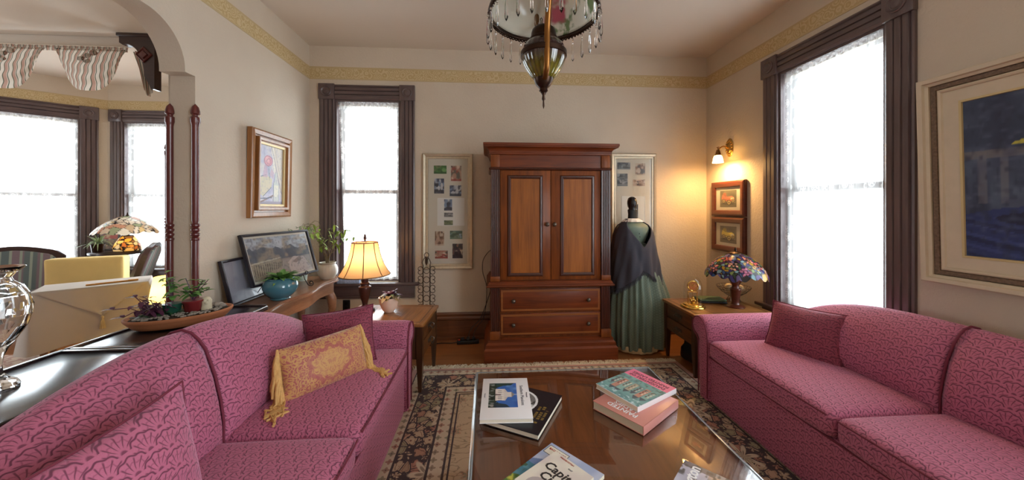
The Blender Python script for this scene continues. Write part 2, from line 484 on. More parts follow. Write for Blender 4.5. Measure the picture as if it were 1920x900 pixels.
    def flowers(vec_u, vec_v, scale, rnd, petals, r0):
        vo = n.node('ShaderNodeTexVoronoi', feature='F1')
        n.put(vo.inputs['Vector'], n.vec(vec_u, vec_v, 0.0)); vo.inputs['Scale'].default_value = scale; vo.inputs['Randomness'].default_value = rnd
        sp = n.node('ShaderNodeSeparateXYZ'); n.link(vo.outputs['Position'], sp.inputs[0])
        du = (vec_u - V(n, sp.outputs[0])) * scale; dv = (vec_v - V(n, sp.outputs[1])) * scale
        d = V(n, vo.outputs['Distance'])
        an = du.atan2(dv)
        rr = d / (0.8 + (an * float(petals)).cos() * 0.2)
        petal = 1.0 - n.step(rr, r0, r0 + 0.05)
        core = 1.0 - n.step(rr, r0 * 0.30, r0 * 0.36)
        rim = 1.0 - n.step((rr - r0 * 0.68).abs(), 0.02, 0.05)
        sc = n.node('ShaderNodeSeparateXYZ'); n.link(vo.outputs['Color'], sc.inputs[0])
        return petal, core, rim, V(n, sc.outputs[0])
    navy, beige, cream, rose, sage, tan = [lin(c) for c in ((60, 52, 62), (204, 182, 152), (214, 198, 174), (182, 128, 114), (146, 148, 126), (186, 158, 124))]
    # main border, navy ground full of blossoms with large cartouches
    p, c, rim, rnd = flowers(x, y, 17.0, 0.9, 5, 0.76)
    bl = n.mix(rnd, beige, rose)
    dte = n.voronoi(n.vec(x, y, 0.0), 17.0, 0.9, 'DISTANCE_TO_EDGE')
    vo2 = n.voronoi(n.vec(x, y, 0.0), 17.0, 0.9, 'F1', None); s2_ = n.node('ShaderNodeSeparateXYZ'); n.link(vo2.outputs['Color'], s2_.inputs[0])
    rn2 = V(n, s2_.outputs[0]); f1_ = V(n, vo2.outputs['Distance'])
    wob = (n.noise(n.vec(x, y, 0.0), 60, 2) - 0.5) * 0.10
    bl = n.mix(n.step(rn2, 0.45, 0.55), lin((200, 178, 150)), n.mix(n.step(rn2, 0.75, 0.8), lin((186, 134, 116)), lin((164, 158, 128))))
    border = n.mix(n.step(dte + wob, 0.035, 0.065) * p.max(0.0), navy, bl)
    border = n.mix((1.0 - n.step((dte + wob - 0.17).abs(), 0.015, 0.035)) * 0.7, border, lin((110, 78, 66)))
    border = n.mix(1.0 - n.step(f1_, 0.10, 0.14), border, lin((112, 70, 66)))
    P, Cc, Rm, rr_ = flowers(x, y * 0.75, 3.0, 0.25, 8, 0.30)
    border = n.mix(P, border, cream); border = n.mix(Rm * 0.8, border, lin((120, 104, 92)))
    border = n.mix(Cc, border, lin((190, 150, 128)))
    # guards
    g1, gc, gr_, gn = flowers(x, y, 17.0, 0.1, 4, 0.34)
    guard = n.mix(g1, cream, n.mix(gn, sage, rose)); guard = n.mix(gc, guard, navy)
    # field
    f1, fc, fr_, fn = flowers(x, y, 7.0, 0.9, 6, 0.30)
    field = n.mix(f1, beige, n.mix(fn, tan, lin((198, 150, 132)))); field = n.mix(fr_ * f1, field, sage); field = n.mix(fc, field, lin((96, 76, 78)))
    vine = 1.0 - n.step((n.noise(n.vec(x, y, 0.0), 9, 2, 0.5, 1.2) - 0.5).abs(), 0.012, 0.03)
    field = n.mix(vine * 0.6, field, lin((120, 104, 86)))
    lines = None
    def band(lo, hi): return (e > lo) * (e < hi)
    col = field
    col = n.mix(band(0.0, 0.04), col, lin((196, 150, 136)))
    col = n.mix(band(0.04, 0.115), col, guard)
    col = n.mix(band(0.125, 0.30), col, border)
    col = n.mix(band(0.31, 0.385), col, guard)
    # the right long side shows a wider dark border
    right = (x > 1.02) * (RX1 - x > 0.125) * (RY1 - y > 0.125)
    col = n.mix(right, col, border)
    for a_, b_ in ((0.036, 0.044), (0.115, 0.127), (0.298, 0.312), (0.383, 0.395), (0.41, 0.42)):
        col = n.mix(band(a_, b_), col, navy)
    pile = n.noise(n.vec(x, y, 0.0), 260, 2)
    col = n.mix(pile * 0.3, col, lin((120, 100, 84)))
    n.bump(pile, 0.3, 0.004)
    M['rug'] = n.set(col, 0.95)
    n = NT('bay_rug')
    x, y, z = n.xyz('Object')
    p_ = n.noise(n.vec(x, y, 0.0), 16, 4, 0.6, 1.0)
    M['bay_rug'] = n.set(n.mix(n.step(p_, 0.45, 0.55), lin((186, 150, 140)), lin((214, 196, 180))), 0.95)
    M['fringe'] = plain('rug_fringe', (218, 204, 178), 0.9)
build_materials()

# ------------------------------------------------------------------ geometry helpers
class MB:
    """collects shapes into one mesh"""
    def __init__(s):
        s.bm = bmesh.new(); s.uv = s.bm.loops.layers.uv.new('UVMap')
        s.bm.faces.layers.int.new('fix')
    def merge(s, tmp, mat=None):
        if mat is not None: bmesh.ops.transform(tmp, matrix=mat, verts=tmp.verts)
        me = bpy.data.meshes.new('tmp'); tmp.to_mesh(me); tmp.free()
        s.bm.from_mesh(me); bpy.data.meshes.remove(me)
        s.uv = s.bm.loops.layers.uv['UVMap']
        return s
    def box(s, x0, x1, y0, y1, z0, z1, bev=0.0, rot=None, seg=2):
        t = bmesh.new(); t.loops.layers.uv.new('UVMap')
        bmesh.ops.create_cube(t, size=1.0)
        c = Vector(((x0 + x1) / 2, (y0 + y1) / 2, (z0 + z1) / 2))
        bmesh.ops.scale(t, vec=(abs(x1 - x0), abs(y1 - y0), abs(z1 - z0)), verts=t.verts)
        if bev: bmesh.ops.bevel(t, geom=list(t.edges), offset=bev, segments=seg, profile=0.5, affect='EDGES')
        m = Matrix.Translation(c)
        if rot is not None: m = m @ rot
        return s.merge(t, m)
    def lathe(s, prof, seg=32, c=(0, 0, 0), sx=1.0, sy=1.0, wob=None):
        """prof: list of (r, z); wob(angle, k) scales the radius"""
        rings = []
        for k, (r, z) in enumerate(prof):
            ring = []
            for i in range(seg):
                a = 2 * PI * i / seg
                q = r * (wob(a, k) if wob else 1.0)
                ring.append(s.bm.verts.new((c[0] + q * math.cos(a) * sx, c[1] + q * math.sin(a) * sy, c[2] + z)))
            rings.append(ring)
        for k in range(len(rings) - 1):
            for i in range(seg):
                j = (i + 1) % seg
                s.bm.faces.new((rings[k][i], rings[k][j], rings[k + 1][j], rings[k + 1][i]))
        if prof[0][0] > 1e-4: s.bm.faces.new(list(reversed(rings[0])))
        if prof[-1][0] > 1e-4: s.bm.faces.new(rings[-1])
        return s
    def shell(s, prof, seg=32, c=(0, 0, 0), wob=None):
        """like lathe but open at both ends"""
        rings = []
        for k, (r, z) in enumerate(prof):
            rings.append([s.bm.verts.new((c[0] + r * (wob(2 * PI * i / seg, k)[0] if wob else 1) * math.cos(2 * PI * i / seg),
                                          c[1] + r * (wob(2 * PI * i / seg, k)[0] if wob else 1) * math.sin(2 * PI * i / seg),
                                          c[2] + z + (wob(2 * PI * i / seg, k)[1] if wob else 0))) for i in range(seg)])
        for k in range(len(rings) - 1):
            for i in range(seg):
                j = (i + 1) % seg
                s.bm.faces.new((rings[k][i], rings[k][j], rings[k + 1][j], rings[k + 1][i]))
        return s
    def tube(s, pts, r, seg=8, closed=False):
        pts = [Vector(p) for p in pts]
        n = len(pts)
        rad = r if isinstance(r, (list, tuple)) else [r] * n
        up = Vector((0, 0, 1)); prev = None; rings = []
        for i, p in enumerate(pts):
            a = pts[(i - 1) % n] if (closed or i > 0) else p
            b = pts[(i + 1) % n] if (closed or i < n - 1) else p
            d = (b - a)
            if d.length < 1e-9: d = Vector((0, 0, 1))
            d.normalize()
            if prev is None:
                nrm = d.cross(up)
                if nrm.length < 1e-3: nrm = d.cross(Vector((1, 0, 0)))
                nrm.normalize()
            else:
                nrm = prev - d * prev.dot(d)
                if nrm.length < 1e-6: nrm = d.cross(Vector((1, 0, 0.3)))
                nrm.normalize()
            prev = nrm; bi = d.cross(nrm)
            rings.append([s.bm.verts.new(p + (nrm * math.cos(2 * PI * k / seg) + bi * math.sin(2 * PI * k / seg)) * rad[i]) for k in range(seg)])
        m = n if closed else n - 1
        for i in range(m):
            A, B = rings[i], rings[(i + 1) % n]
            for k in range(seg):
                j = (k + 1) % seg
                s.bm.faces.new((A[k], A[j], B[j], B[k]))
        if not closed:
            s.bm.faces.new(list(reversed(rings[0]))); s.bm.faces.new(rings[-1])
        return s
    def prism(s, poly, lo, hi, axis='y'):
        """closed 2-D outline extruded along an axis: 'y' takes (x,z), 'x' takes (y,z), 'z' takes (x,y)"""
        f = {'y': lambda p, h: (p[0], h, p[1]), 'x': lambda p, h: (h, p[0], p[1]), 'z': lambda p, h: (p[0], p[1], h)}[axis]
        A = [s.bm.verts.new(f(p, lo)) for p in poly]; B = [s.bm.verts.new(f(p, hi)) for p in poly]
        n = len(poly)
        s.bm.faces.new(A); s.bm.faces.new(list(reversed(B)))
        for i in range(n):
            j = (i + 1) % n
            s.bm.faces.new((A[j], A[i], B[i], B[j]))
        return s
    def grid(s, rows, uvs=None, wrap=False, capends=False):
        """rows: list of lists of points; UV in metres along the surface"""
        vr = [[s.bm.verts.new(p) for p in row] for row in rows]
        nr, nc = len(rows), len(rows[0])
        if uvs is None:
            P = [[Vector(p) for p in row] for row in rows]
            mid = nr // 2
            us = [0.0]
            for j in range(1, nc): us.append(us[-1] + (P[mid][j] - P[mid][j - 1]).length)
            if wrap: us.append(us[-1] + (P[mid][0] - P[mid][-1]).length)
            vs = [0.0]; mc = nc // 2
            for i in range(1, nr): vs.append(vs[-1] + (P[i][mc] - P[i - 1][mc]).length)
            uvs = [[(us[j], vs[i]) for j in range(len(us))] for i in range(nr)]
        for i in range(nr - 1):
            for j in range(nc if wrap else nc - 1):
                k = (j + 1) % nc; kk = j + 1
                try: f = s.bm.faces.new((vr[i][j], vr[i][k], vr[i + 1][k], vr[i + 1][j]))
                except ValueError: continue
                f[s.bm.faces.layers.int['fix']] = 1
                for lp, uv in zip(f.loops, (uvs[i][j], uvs[i][kk], uvs[i + 1][kk], uvs[i + 1][j])): lp[s.uv].uv = uv
        if capends and wrap:
            s.bm.faces.new(list(reversed(vr[0]))); s.bm.faces.new(vr[-1])
        return s
    def ball(s, c, r, sx=1, sy=1, sz=1, seg=16, rings=10):
        t = bmesh.new(); t.loops.layers.uv.new('UVMap')
        bmesh.ops.create_uvsphere(t, u_segments=seg, v_segments=rings, radius=r)
        return s.merge(t, Matrix.Translation(c) @ Matrix.Diagonal((sx, sy, sz, 1)))
    def leaf(s, base, direc, length, width, up=(0, 0, 1), droop=0.3, fold=0.15):
        d = Vector(direc).normalized(); u = Vector(up)
        side = d.cross(u)
        if side.length < 1e-3: side = Vector((1, 0, 0))
        side.normalize(); nrm = side.cross(d)
        rows = []
        for k in range(5):
            t = k / 4
            w = width * math.sin(PI * min(1, 0.12 + t * 0.88)) ** 0.8 * 0.5
            c = Vector(base) + d * length * t - Vector((0, 0, 1)) * droop * length * t * t
            rows.append([c - side * w + nrm * w * fold, c, c + side * w + nrm * w * fold])
        return s.grid(rows)
    def move(s, m): bmesh.ops.transform(s.bm, matrix=m, verts=s.bm.verts); return s
    def build(s, name, mat, parent=None, smooth=35, loc=None, flip=False, auto_uv=True, thick=0):
        bm = s.bm
        bmesh.ops.recalc_face_normals(bm, faces=bm.faces)
        if auto_uv:
            fx = bm.faces.layers.int['fix']
            for f in bm.faces:
                if f[fx]: continue
                n = f.normal; ax = max(range(3), key=lambda i: abs(n[i]))
                for lp in f.loops:
                    c = lp.vert.co
                    lp[s.uv].uv = (c.y, c.z) if ax == 0 else (c.x, c.z) if ax == 1 else (c.x, c.y)
        for f in bm.faces: f.smooth = smooth is not None
        me = bpy.data.meshes.new(name)
        bm.to_mesh(me); bm.free()
        if smooth is not None: me.set_sharp_from_angle(angle=R(smooth))
        me.materials.append(M[mat] if isinstance(mat, str) else mat)
        o = bpy.data.objects.new(name, me)
        COL.objects.link(o)
        if loc is not None:
            o.location = loc
        if parent is not None: o.parent = parent
        if thick:
            md = o.modifiers.new('thickness', 'SOLIDIFY'); md.thickness = thick; md.offset = 0
        return o

def thing(name, label, cat, loc=(0, 0, 0), rz=0.0, group=None, rot=None):
    o = bpy.data.objects.new(name, None); COL.objects.link(o)
    o.empty_display_size = 0.05
    o.location = loc
    o.rotation_euler = rot if rot is not None else (0, 0, rz)
    return tag(o, label, cat, group)
def tag(o, label=None, cat=None, group=None, kind=None):
    if label: o['label'] = label
    if cat: o['category'] = cat
    if group: o['group'] = group
    if kind: o['kind'] = kind
    return o
def struct(o): o['kind'] = 'structure'; return o
def copy_tree(o, parent=None):
    c = o.copy(); COL.objects.link(c)
    if parent is not None: c.parent = parent
    for ch in [k for k in COL.objects if k.parent == o]: copy_tree(ch, c)
    return c
def text(name, body, size, mat, parent, loc, rot=(0, 0, 0), align='CENTER', sx=1.0, bold=0.0, shear=0.0, depth=0.0004):
    cu = bpy.data.curves.new(name, 'FONT')
    cu.body = body; cu.size = size; cu.align_x = align; cu.align_y = 'CENTER'
    cu.extrude = depth; cu.offset = bold; cu.shear = shear; cu.resolution_u = 2
    o = bpy.data.objects.new(name, cu); COL.objects.link(o)
    dg = bpy.context.evaluated_depsgraph_get()
    me = bpy.data.meshes.new_from_object(o.evaluated_get(dg))
    bpy.data.objects.remove(o); bpy.data.curves.remove(cu)
    me.name = name; me.materials.clear(); me.materials.append(M[mat])
    o = bpy.data.objects.new(name, me); COL.objects.link(o)
    o.location = loc; o.rotation_euler = rot; o.scale = (sx, 1, 1)
    if parent is not None: o.parent = parent
    return o

# painted pictures: a function paints a numpy canvas, the mesh carries it as point colours
def vnoise(U, Vv, fx, fy, seed=0):
    g = np.random.RandomState(seed).rand(int(fy) + 3, int(fx) + 3)
    x = U * fx; y = Vv * fy
    xi = np.floor(x).astype(int); yi = np.floor(y).astype(int)
    fx_ = x - xi; fy_ = y - yi
    fx_ = fx_ * fx_ * (3 - 2 * fx_); fy_ = fy_ * fy_ * (3 - 2 * fy_)
    return (g[yi, xi] * (1 - fx_) + g[yi, xi + 1] * fx_) * (1 - fy_) + (g[yi + 1, xi] * (1 - fx_) + g[yi + 1, xi + 1] * fx_) * fy_
class Canvas:
    def __init__(s, nx, ny, base=(128, 128, 128)):
        s.nx, s.ny = nx, ny
        s.U, s.V = np.meshgrid(np.linspace(0, 1, nx), np.linspace(0, 1, ny))
        s.c = np.ones((ny, nx, 3)) * np.array(base, float)
    def blend(s, mask, col):
        m = np.clip(mask, 0, 1)[..., None]
        s.c = s.c * (1 - m) + np.array(col, float) * m
        return s
    def rect(s, u0, v0, u1, v1, col, a=1.0): return s.blend(((s.U >= u0) & (s.U <= u1) & (s.V >= v0) & (s.V <= v1)) * a, col)
    def ell(s, u, v, ru, rv, col, a=1.0): return s.blend((((s.U - u) / ru) ** 2 + ((s.V - v) / rv) ** 2 < 1) * a, col)
    def ring(s, u, v, ru, rv, w, col):
        d = np.sqrt(((s.U - u) / ru) ** 2 + ((s.V - v) / rv) ** 2)
        return s.blend((np.abs(d - 1) < w) * 1.0, col)
    def poly(s, pts, col, a=1.0):
        ins = np.zeros(s.U.shape, bool); n = len(pts); j = n - 1
        for i in range(n):
            xi, yi = pts[i]; xj, yj = pts[j]
            if yi != yj:
                cond = ((yi > s.V) != (yj > s.V)) & (s.U < (xj - xi) * (s.V - yi) / (yj - yi) + xi)
                ins ^= cond
            j = i
        return s.blend(ins * a, col)
    def line(s, u0, v0, u1, v1, w, col, a=1.0):
        dx, dy = u1 - u0, v1 - v0; L2 = dx * dx + dy * dy + 1e-9
        t = np.clip(((s.U - u0) * dx + (s.V - v0) * dy) / L2, 0, 1)
        d = np.hypot(s.U - u0 - t * dx, s.V - v0 - t * dy)
        return s.blend((d < w) * a, col)
    def noise(s, fx, fy, col, lo=0.4, hi=0.8, a=1.0, seed=0, mask=None):
        n = vnoise(s.U, s.V, fx, fy, seed)
        m = np.clip((n - lo) / (hi - lo), 0, 1) * a
        if mask is not None: m = m * mask
        return s.blend(m, col)
    def rows(s):
        c = s.c / 255.0
        return np.where(c <= 0.04045, c / 12.92, ((c + 0.055) / 1.055) ** 2.4)
def picture(name, cv, w, h, mat, parent, loc=(0, 0, 0), rot=(0, 0, 0), thick=0.0006):
    """flat print in the local x-z plane facing -y (or lay it flat with rot), origin at its lower left corner"""
    ny, nx = cv.ny, cv.nx
    X = cv.U * w; Z = cv.V * h
    verts = np.stack([X, np.zeros_like(X), Z], -1).reshape(-1, 3)
    idx = np.arange(ny * nx).reshape(ny, nx)
    f = np.stack([idx[:-1, :-1], idx[:-1, 1:], idx[1:, 1:], idx[1:, :-1]], -1).reshape(-1, 4)
    me = bpy.data.meshes.new(name)
    me.from_pydata(verts.tolist(), [], f.tolist())
    at = me.color_attributes.new('Col', 'FLOAT_COLOR', 'POINT')
    rgba = np.concatenate([cv.rows().reshape(-1, 3), np.ones((ny * nx, 1))], 1).astype(np.float32)
    at.data.foreach_set('color', rgba.ravel())
    me.materials.append(M[mat])
    o = bpy.data.objects.new(name, me); COL.objects.link(o)
    o.location = loc; o.rotation_euler = rot
    if parent is not None: o.parent = parent
    return o

def frame_mb(w, h, prof, y0=0.0):
    """mitred picture frame around an opening: prof = [(outset, depth)] going outwards; centred at origin in x-z, front towards -y"""
    m = MB()
    rings = []
    for o, d in prof:
        a, b = w / 2 + o, h / 2 + o
        rings.append([m.bm.verts.new(p) for p in ((-a, y0 - d, -b), (a, y0 - d, -b), (a, y0 - d, b), (-a, y0 - d, b))])
    for k in range(len(rings) - 1):
        for i in range(4):
            j = (i + 1) % 4
            m.bm.faces.new((rings[k][i], rings[k][j], rings[k + 1][j], rings[k + 1][i]))
    return m

# ================================================================== THE ROOM
XL, XR, YB, H = -1.797, 2.38, 3.63, 3.0
YF = -2.6          # wall behind the camera
T = 0.14
def wall_cells(name, u0, u1, z0, z1, holes, place, mat='plaster', thick=T):
    """wall in (u, z) with rectangular holes; place(u, w, z) -> xyz, w = 0 on the room side and 1 at the back"""
    us = sorted({u0, u1} | {h[0] for h in holes} | {h[1] for h in holes})
    zs = sorted({z0, z1} | {h[2] for h in holes} | {h[3] for h in holes})
    full = {}
    for i in range(len(us) - 1):
        for k in range(len(zs) - 1):
            cu, cz = (us[i] + us[i + 1]) / 2, (zs[k] + zs[k + 1]) / 2
            full[i, k] = not any(h[0] < cu < h[1] and h[2] < cz < h[3] for h in holes)
    m = MB(); vs = {}
    def vt(i, k, w):
        key = (i, k, w)
        if key not in vs: vs[key] = m.bm.verts.new(place(us[i], w, zs[k]))
        return vs[key]
    for (i, k), on in full.items():
        if not on: continue
        m.bm.faces.new((vt(i, k, 0), vt(i + 1, k, 0), vt(i + 1, k + 1, 0), vt(i, k + 1, 0)))
        m.bm.faces.new((vt(i, k, 1), vt(i, k + 1, 1), vt(i + 1, k + 1, 1), vt(i + 1, k, 1)))
        for (di, dk), (a, b) in {(-1, 0): ((i, k), (i, k + 1)), (1, 0): ((i + 1, k + 1), (i + 1, k)), (0, -1): ((i + 1, k), (i, k)), (0, 1): ((i, k + 1), (i + 1, k + 1))}.items():
            if not full.get((i + di, k + dk), False):
                m.bm.faces.new((vt(*a, 0), vt(*b, 0), vt(*b, 1), vt(*a, 1)))
    return struct(m.build(name, mat, smooth=None))

# openings (u along the wall, z)
BW = (-1.548, -0.898, 0.60, 2.46)           # back window
RW = (1.915, 2.685, 0.55, 2.465)            # right window (u = Y)
# floor, ceiling
struct(MB().box(-7.2, XR + T, YF - T, 5.6, -0.12, 0).build('floor', 'floor', smooth=None))
struct(MB().box(-7.2, XR + T, YF - T, 5.6, H, H + 0.1).build('ceiling', 'ceil', smooth=None))
wall_cells('wall_back', -3.13, XR + T, 0, H, [BW], lambda u, w, z: (u, YB + T * w, z))
wall_cells('wall_right', YF - T, YB, 0, H, [RW, (-1.9, -0.1, 0.5, 2.6)], lambda u, w, z: (XR + T * w, u, z))  # second hole: unseen opening behind the camera, added to brighten the left side
wall_cells('wall_front', -7.0, XR, 0, H, [], lambda u, w, z: (u, YF - T * w, z))
wall_cells('wall_outer_left', YF - T, 3.6, 0, H, [(1.4, 2.4, 0.5, 2.5)], lambda u, w, z: (-6.75 - T * w, u, z))  # hole out of view, added to let more daylight in
# left wall with the rounded opening
out = [(YB, 0), (YB, H), (YF, H), (YF, 0), (-0.35, 0), (-0.35, 2.17), (-0.28, 2.17)]
for k in range(9):
    a = PI - PI / 2 * k / 8
    out.append((-0.03 + 0.25 * math.cos(a), 2.185 + 0.25 * math.sin(a)))
for k in range(13):
    a = PI / 2 - PI / 2 * k / 12
    out.append((1.941 + 0.25 * math.cos(a), 2.185 + 0.25 * math.sin(a)))
out += [(2.191, 2.17), (2.262, 2.17), (2.262, 0)]
def left_wall():
    # columns along Y, each with the height of the opening at its two ends
    arch = [(y, z) for y, z in out[7:-3]]
    cols = [(YF, 0.0, -0.35, 0.0), (-0.35, 2.17, -0.28, 2.17)]
    cols += [(a[0], a[1], b[0], b[1]) for a, b in zip(arch, arch[1:])]
    cols += [(2.191, 2.17, 2.262, 2.17), (2.262, 0.0, YB, 0.0)]
    m = MB(); bm = m.bm
    X0, X1 = XL, XL - 0.145
    def q(*p): bm.faces.new([bm.verts.new(c) for c in p])
    prev = None
    for ya, za, yb, zb in cols:
        for X in (X0, X1): q((X, ya, za), (X, yb, zb), (X, yb, H), (X, ya, H))
        q((X0, ya, za), (X1, ya, za), (X1, yb, zb), (X0, yb, zb))
        if prev is not None and abs(prev - za) > 1e-4: q((X0, ya, prev), (X1, ya, prev), (X1, ya, za), (X0, ya, za))
        prev = zb
    bmesh.ops.remove_doubles(bm, verts=bm.verts, dist=1e-5)
    return m.build('wall_left', 'plaster', smooth=20)
struct(left_wall())
# bay of the adjoining room
P0 = Vector((-5.04, 4.97)); BD = Vector((-1.19, -0.92)).normalized(); BN = Vector((-BD.y, BD.x))
if BN.dot(-P0) < 0: BN = -BN      # BN points into the room
def bay_left(u, w, z):
    p = P0 + BD * u - BN * (T * w)
    return (p.x, p.y, z)
BL = (0.236, 1.02, 0.55, 2.51)
wall_cells('wall_bay_left', 0.0, 2.3, 0, H, [BL], bay_left)
BF = (-4.855, -4.22, 0.55, 2.51)
wall_cells('wall_bay_front', -5.04 - 0.05, -3.95, 0, H, [BF], lambda u, w, z: (u, 4.97 + T * w, z))
Q0 = Vector((-3.95, 4.97)); QD = (Vector((-3.13, YB + 0.14)) - Q0)
QL = QD.length; QD.normalize(); QN = Vector((QD.y, -QD.x))
if QN.dot(Vector((-4.6, 4.2)) - Q0) < 0: QN = -QN
wall_cells('wall_bay_right', -0.03, QL, 0, H, [(0.35, 1.05, 0.55, 2.51)], lambda u, w, z: (Q0.x + QD.x * u - QN.x * T * w, Q0.y + QD.y * u - QN.y * T * w, z))
wall_cells('wall_adjoining', -6.89, -6.5, 0, H, [], lambda u, w, z: (u, 3.6 + T * w, z))
# header board over the bay opening
struct(MB().box(-6.5, -3.131, 3.58, 3.66, 2.905, 2.999, 0.004).build('trim_1', 'ceil', smooth=None))

# wallpaper border
def frieze(i, a, b, n):
    """thin paper band between two wall points, n points into the room"""
    m = MB()
    a, b, n = Vector(a), Vector(b), Vector(n)
    for z0, z1, d in ((2.668, 2.785, 0.002), (2.662, 2.670, 0.004), (2.782, 2.790, 0.004)):
        p = [a + n * 0.0, b + n * 0.0, b + n * d, a + n * d]
        m.prism([(q.x, q.y) for q in p], z0, z1, 'z')
    struct(m.build('trim_%d' % i, 'frieze', smooth=None))
frieze(2, (XL, YB), (XR, YB), (0, -1))
frieze(3, (XL, YF), (XL, YB), (1, 0))
frieze(4, (XR, YB), (XR, YF), (-1, 0))
pb = P0 + BD * 2.3
frieze(5, tuple(P0), tuple(pb), tuple(BN))
frieze(6, (-5.04, 4.97), (-3.95, 4.97), (0, -1))

# baseboards: plinth + moulded cap
def baseboard(name, x0, x1, y0, y1, nx, ny):
    m = MB()
    prof = [(0.0, 0.0), (0.030, 0.0), (0.030, 0.03), (0.022, 0.035), (0.022, 0.20), (0.030, 0.21), (0.030, 0.225), (0.018, 0.24), (0.020, 0.262), (0.010, 0.28), (0.0, 0.28)]
    if ny: m.prism([(y0 + ny * d, z) for d, z in prof], x0, x1, 'x')
    else: m.prism([(x0 + nx * d, z) for d, z in prof], y0, y1, 'y')
    return struct(m.build(name, 'base', smooth=30))
baseboard('baseboard_back', XL, XR, YB, YB, 0, -1)
baseboard('baseboard_left', XL, XL, 2.27, YB - 0.03, 1, 0)
baseboard('baseboard_right', XR, XR, YF, YB - 0.03, -1, 0)

# windows: casing with rosette corner blocks, stool, apron, sash, pane; local x along the wall, -y into the room, z up from the floor
def window(i, w, z0, z1, loc, rz, cw=0.147, sill=True, mat='trim'):
    """w x (z1-z0) = clear opening, centred on local x = 0"""
    a = w / 2
    root = bpy.data.objects.new('window_%d' % i, None); COL.objects.link(root)
    root.location = loc; root.rotation_euler = (0, 0, rz); struct(root)
    D = 0.022
    def fluted(x0, x1, zz0, zz1, vert):
        m = MB()
        n = 3; wd = (x1 - x0) if vert else (zz1 - zz0)
        pts = [(0, 0), (0, D * 0.6)]
        for k in range(n):
            s0 = wd * (0.10 + k * 0.8 / n); s1 = wd * (0.10 + (k + 1) * 0.8 / n)
            pts += [(s0, D), (s0 + (s1 - s0) * 0.7, D), (s0 + (s1 - s0) * 0.85, D * 0.55)]
        pts += [(wd * 0.93, D), (wd, D * 0.8), (wd, 0)]
        if vert: m.prism([(x0 + p, -d) for p, d in pts], zz0, zz1, 'z')
        else: m.prism([(-d, zz0 + p) for p, d in pts], x0, x1, 'x')
        return m
    fluted(-a - cw, -a, z0 - 0.02, z1, True).build('casing', mat, root, 30)
    fluted(a, a + cw, z0 - 0.02, z1, True).build('casing', mat, root, 30)
    fluted(-a, a, z1, z1 + cw, False).build('head_casing', 'trimx', root, 30)
    for sx in (-1, 1):
        cx = sx * (a + cw / 2)
        m = MB().box(cx - cw / 2 - .004, cx + cw / 2 + .004, -0.034, 0, z1 - .004, z1 + cw + .006, 0.004)
        t = bmesh.new(); t.loops.layers.uv.new('UVMap')
        rr = MB().lathe([(0.052, 0), (0.052, 0.008), (0.046, 0.012), (0.036, 0.004), (0.030, 0.004), (0.024, 0.010), (0.012, 0.012), (0.0, 0.014)], 24)
        me = bpy.data.meshes.new('tmp'); rr.bm.to_mesh(me); rr.bm.free(); t.from_mesh(me); bpy.data.meshes.remove(me)
        m.merge(t, Matrix.Translation((cx, -0.033, z1 + cw / 2)) @ Matrix.Rotation(R(90), 4, 'X'))
        m.build('corner_block', mat, root, 30)
    if sill:
        MB().box(-a - cw - .05, a + cw + .05, -0.055, 0.05, z0 - 0.03, z0, 0.008).build('stool', 'trimx', root, 30)
        m = MB().box(-a - cw, a + cw, -0.024, 0, z0 - 0.155, z0 - 0.03, 0.004)
        m.box(-a - cw, a + cw, -0.032, -0.02, z0 - 0.155, z0 - 0.135, 0.004)
        m.build('apron', 'trimx', root, 30)
    # jamb lining + sashes
    zc = (z0 + z1) / 2
    m = MB().box(-a - 0.002, -a + 0.018, 0, 0.14, z0, z1); m.box(a - 0.018, a + 0.002, 0, 0.14, z0, z1); m.box(-a + .018, a - .018, 0, 0.14, z1 - 0.018, z1)
    m.build('jamb', mat, root, None)
    for nm, y, lo, hi in (('lower_sash', 0.085, z0, zc + 0.02), ('upper_sash', 0.118, zc - 0.02, z1 - 0.018)):
        m = MB()
        b = 0.042
        m.box(-a + .018, -a + .018 + b, y - .015, y + .015, lo, hi); m.box(a - .018 - b, a - .018, y - .015, y + .015, lo, hi)
        m.box(-a + .018 + b, a - .018 - b, y - .015, y + .015, lo, lo + b); m.box(-a + .018 + b, a - .018 - b, y - .015, y + .015, hi - b, hi)
        s_ = m.build(nm, mat, root, None)
        MB().box(-a + .05, a - .05, y - .002, y + .002, lo + .035, hi - .035).build('pane', 'pane', s_, None)
    return root
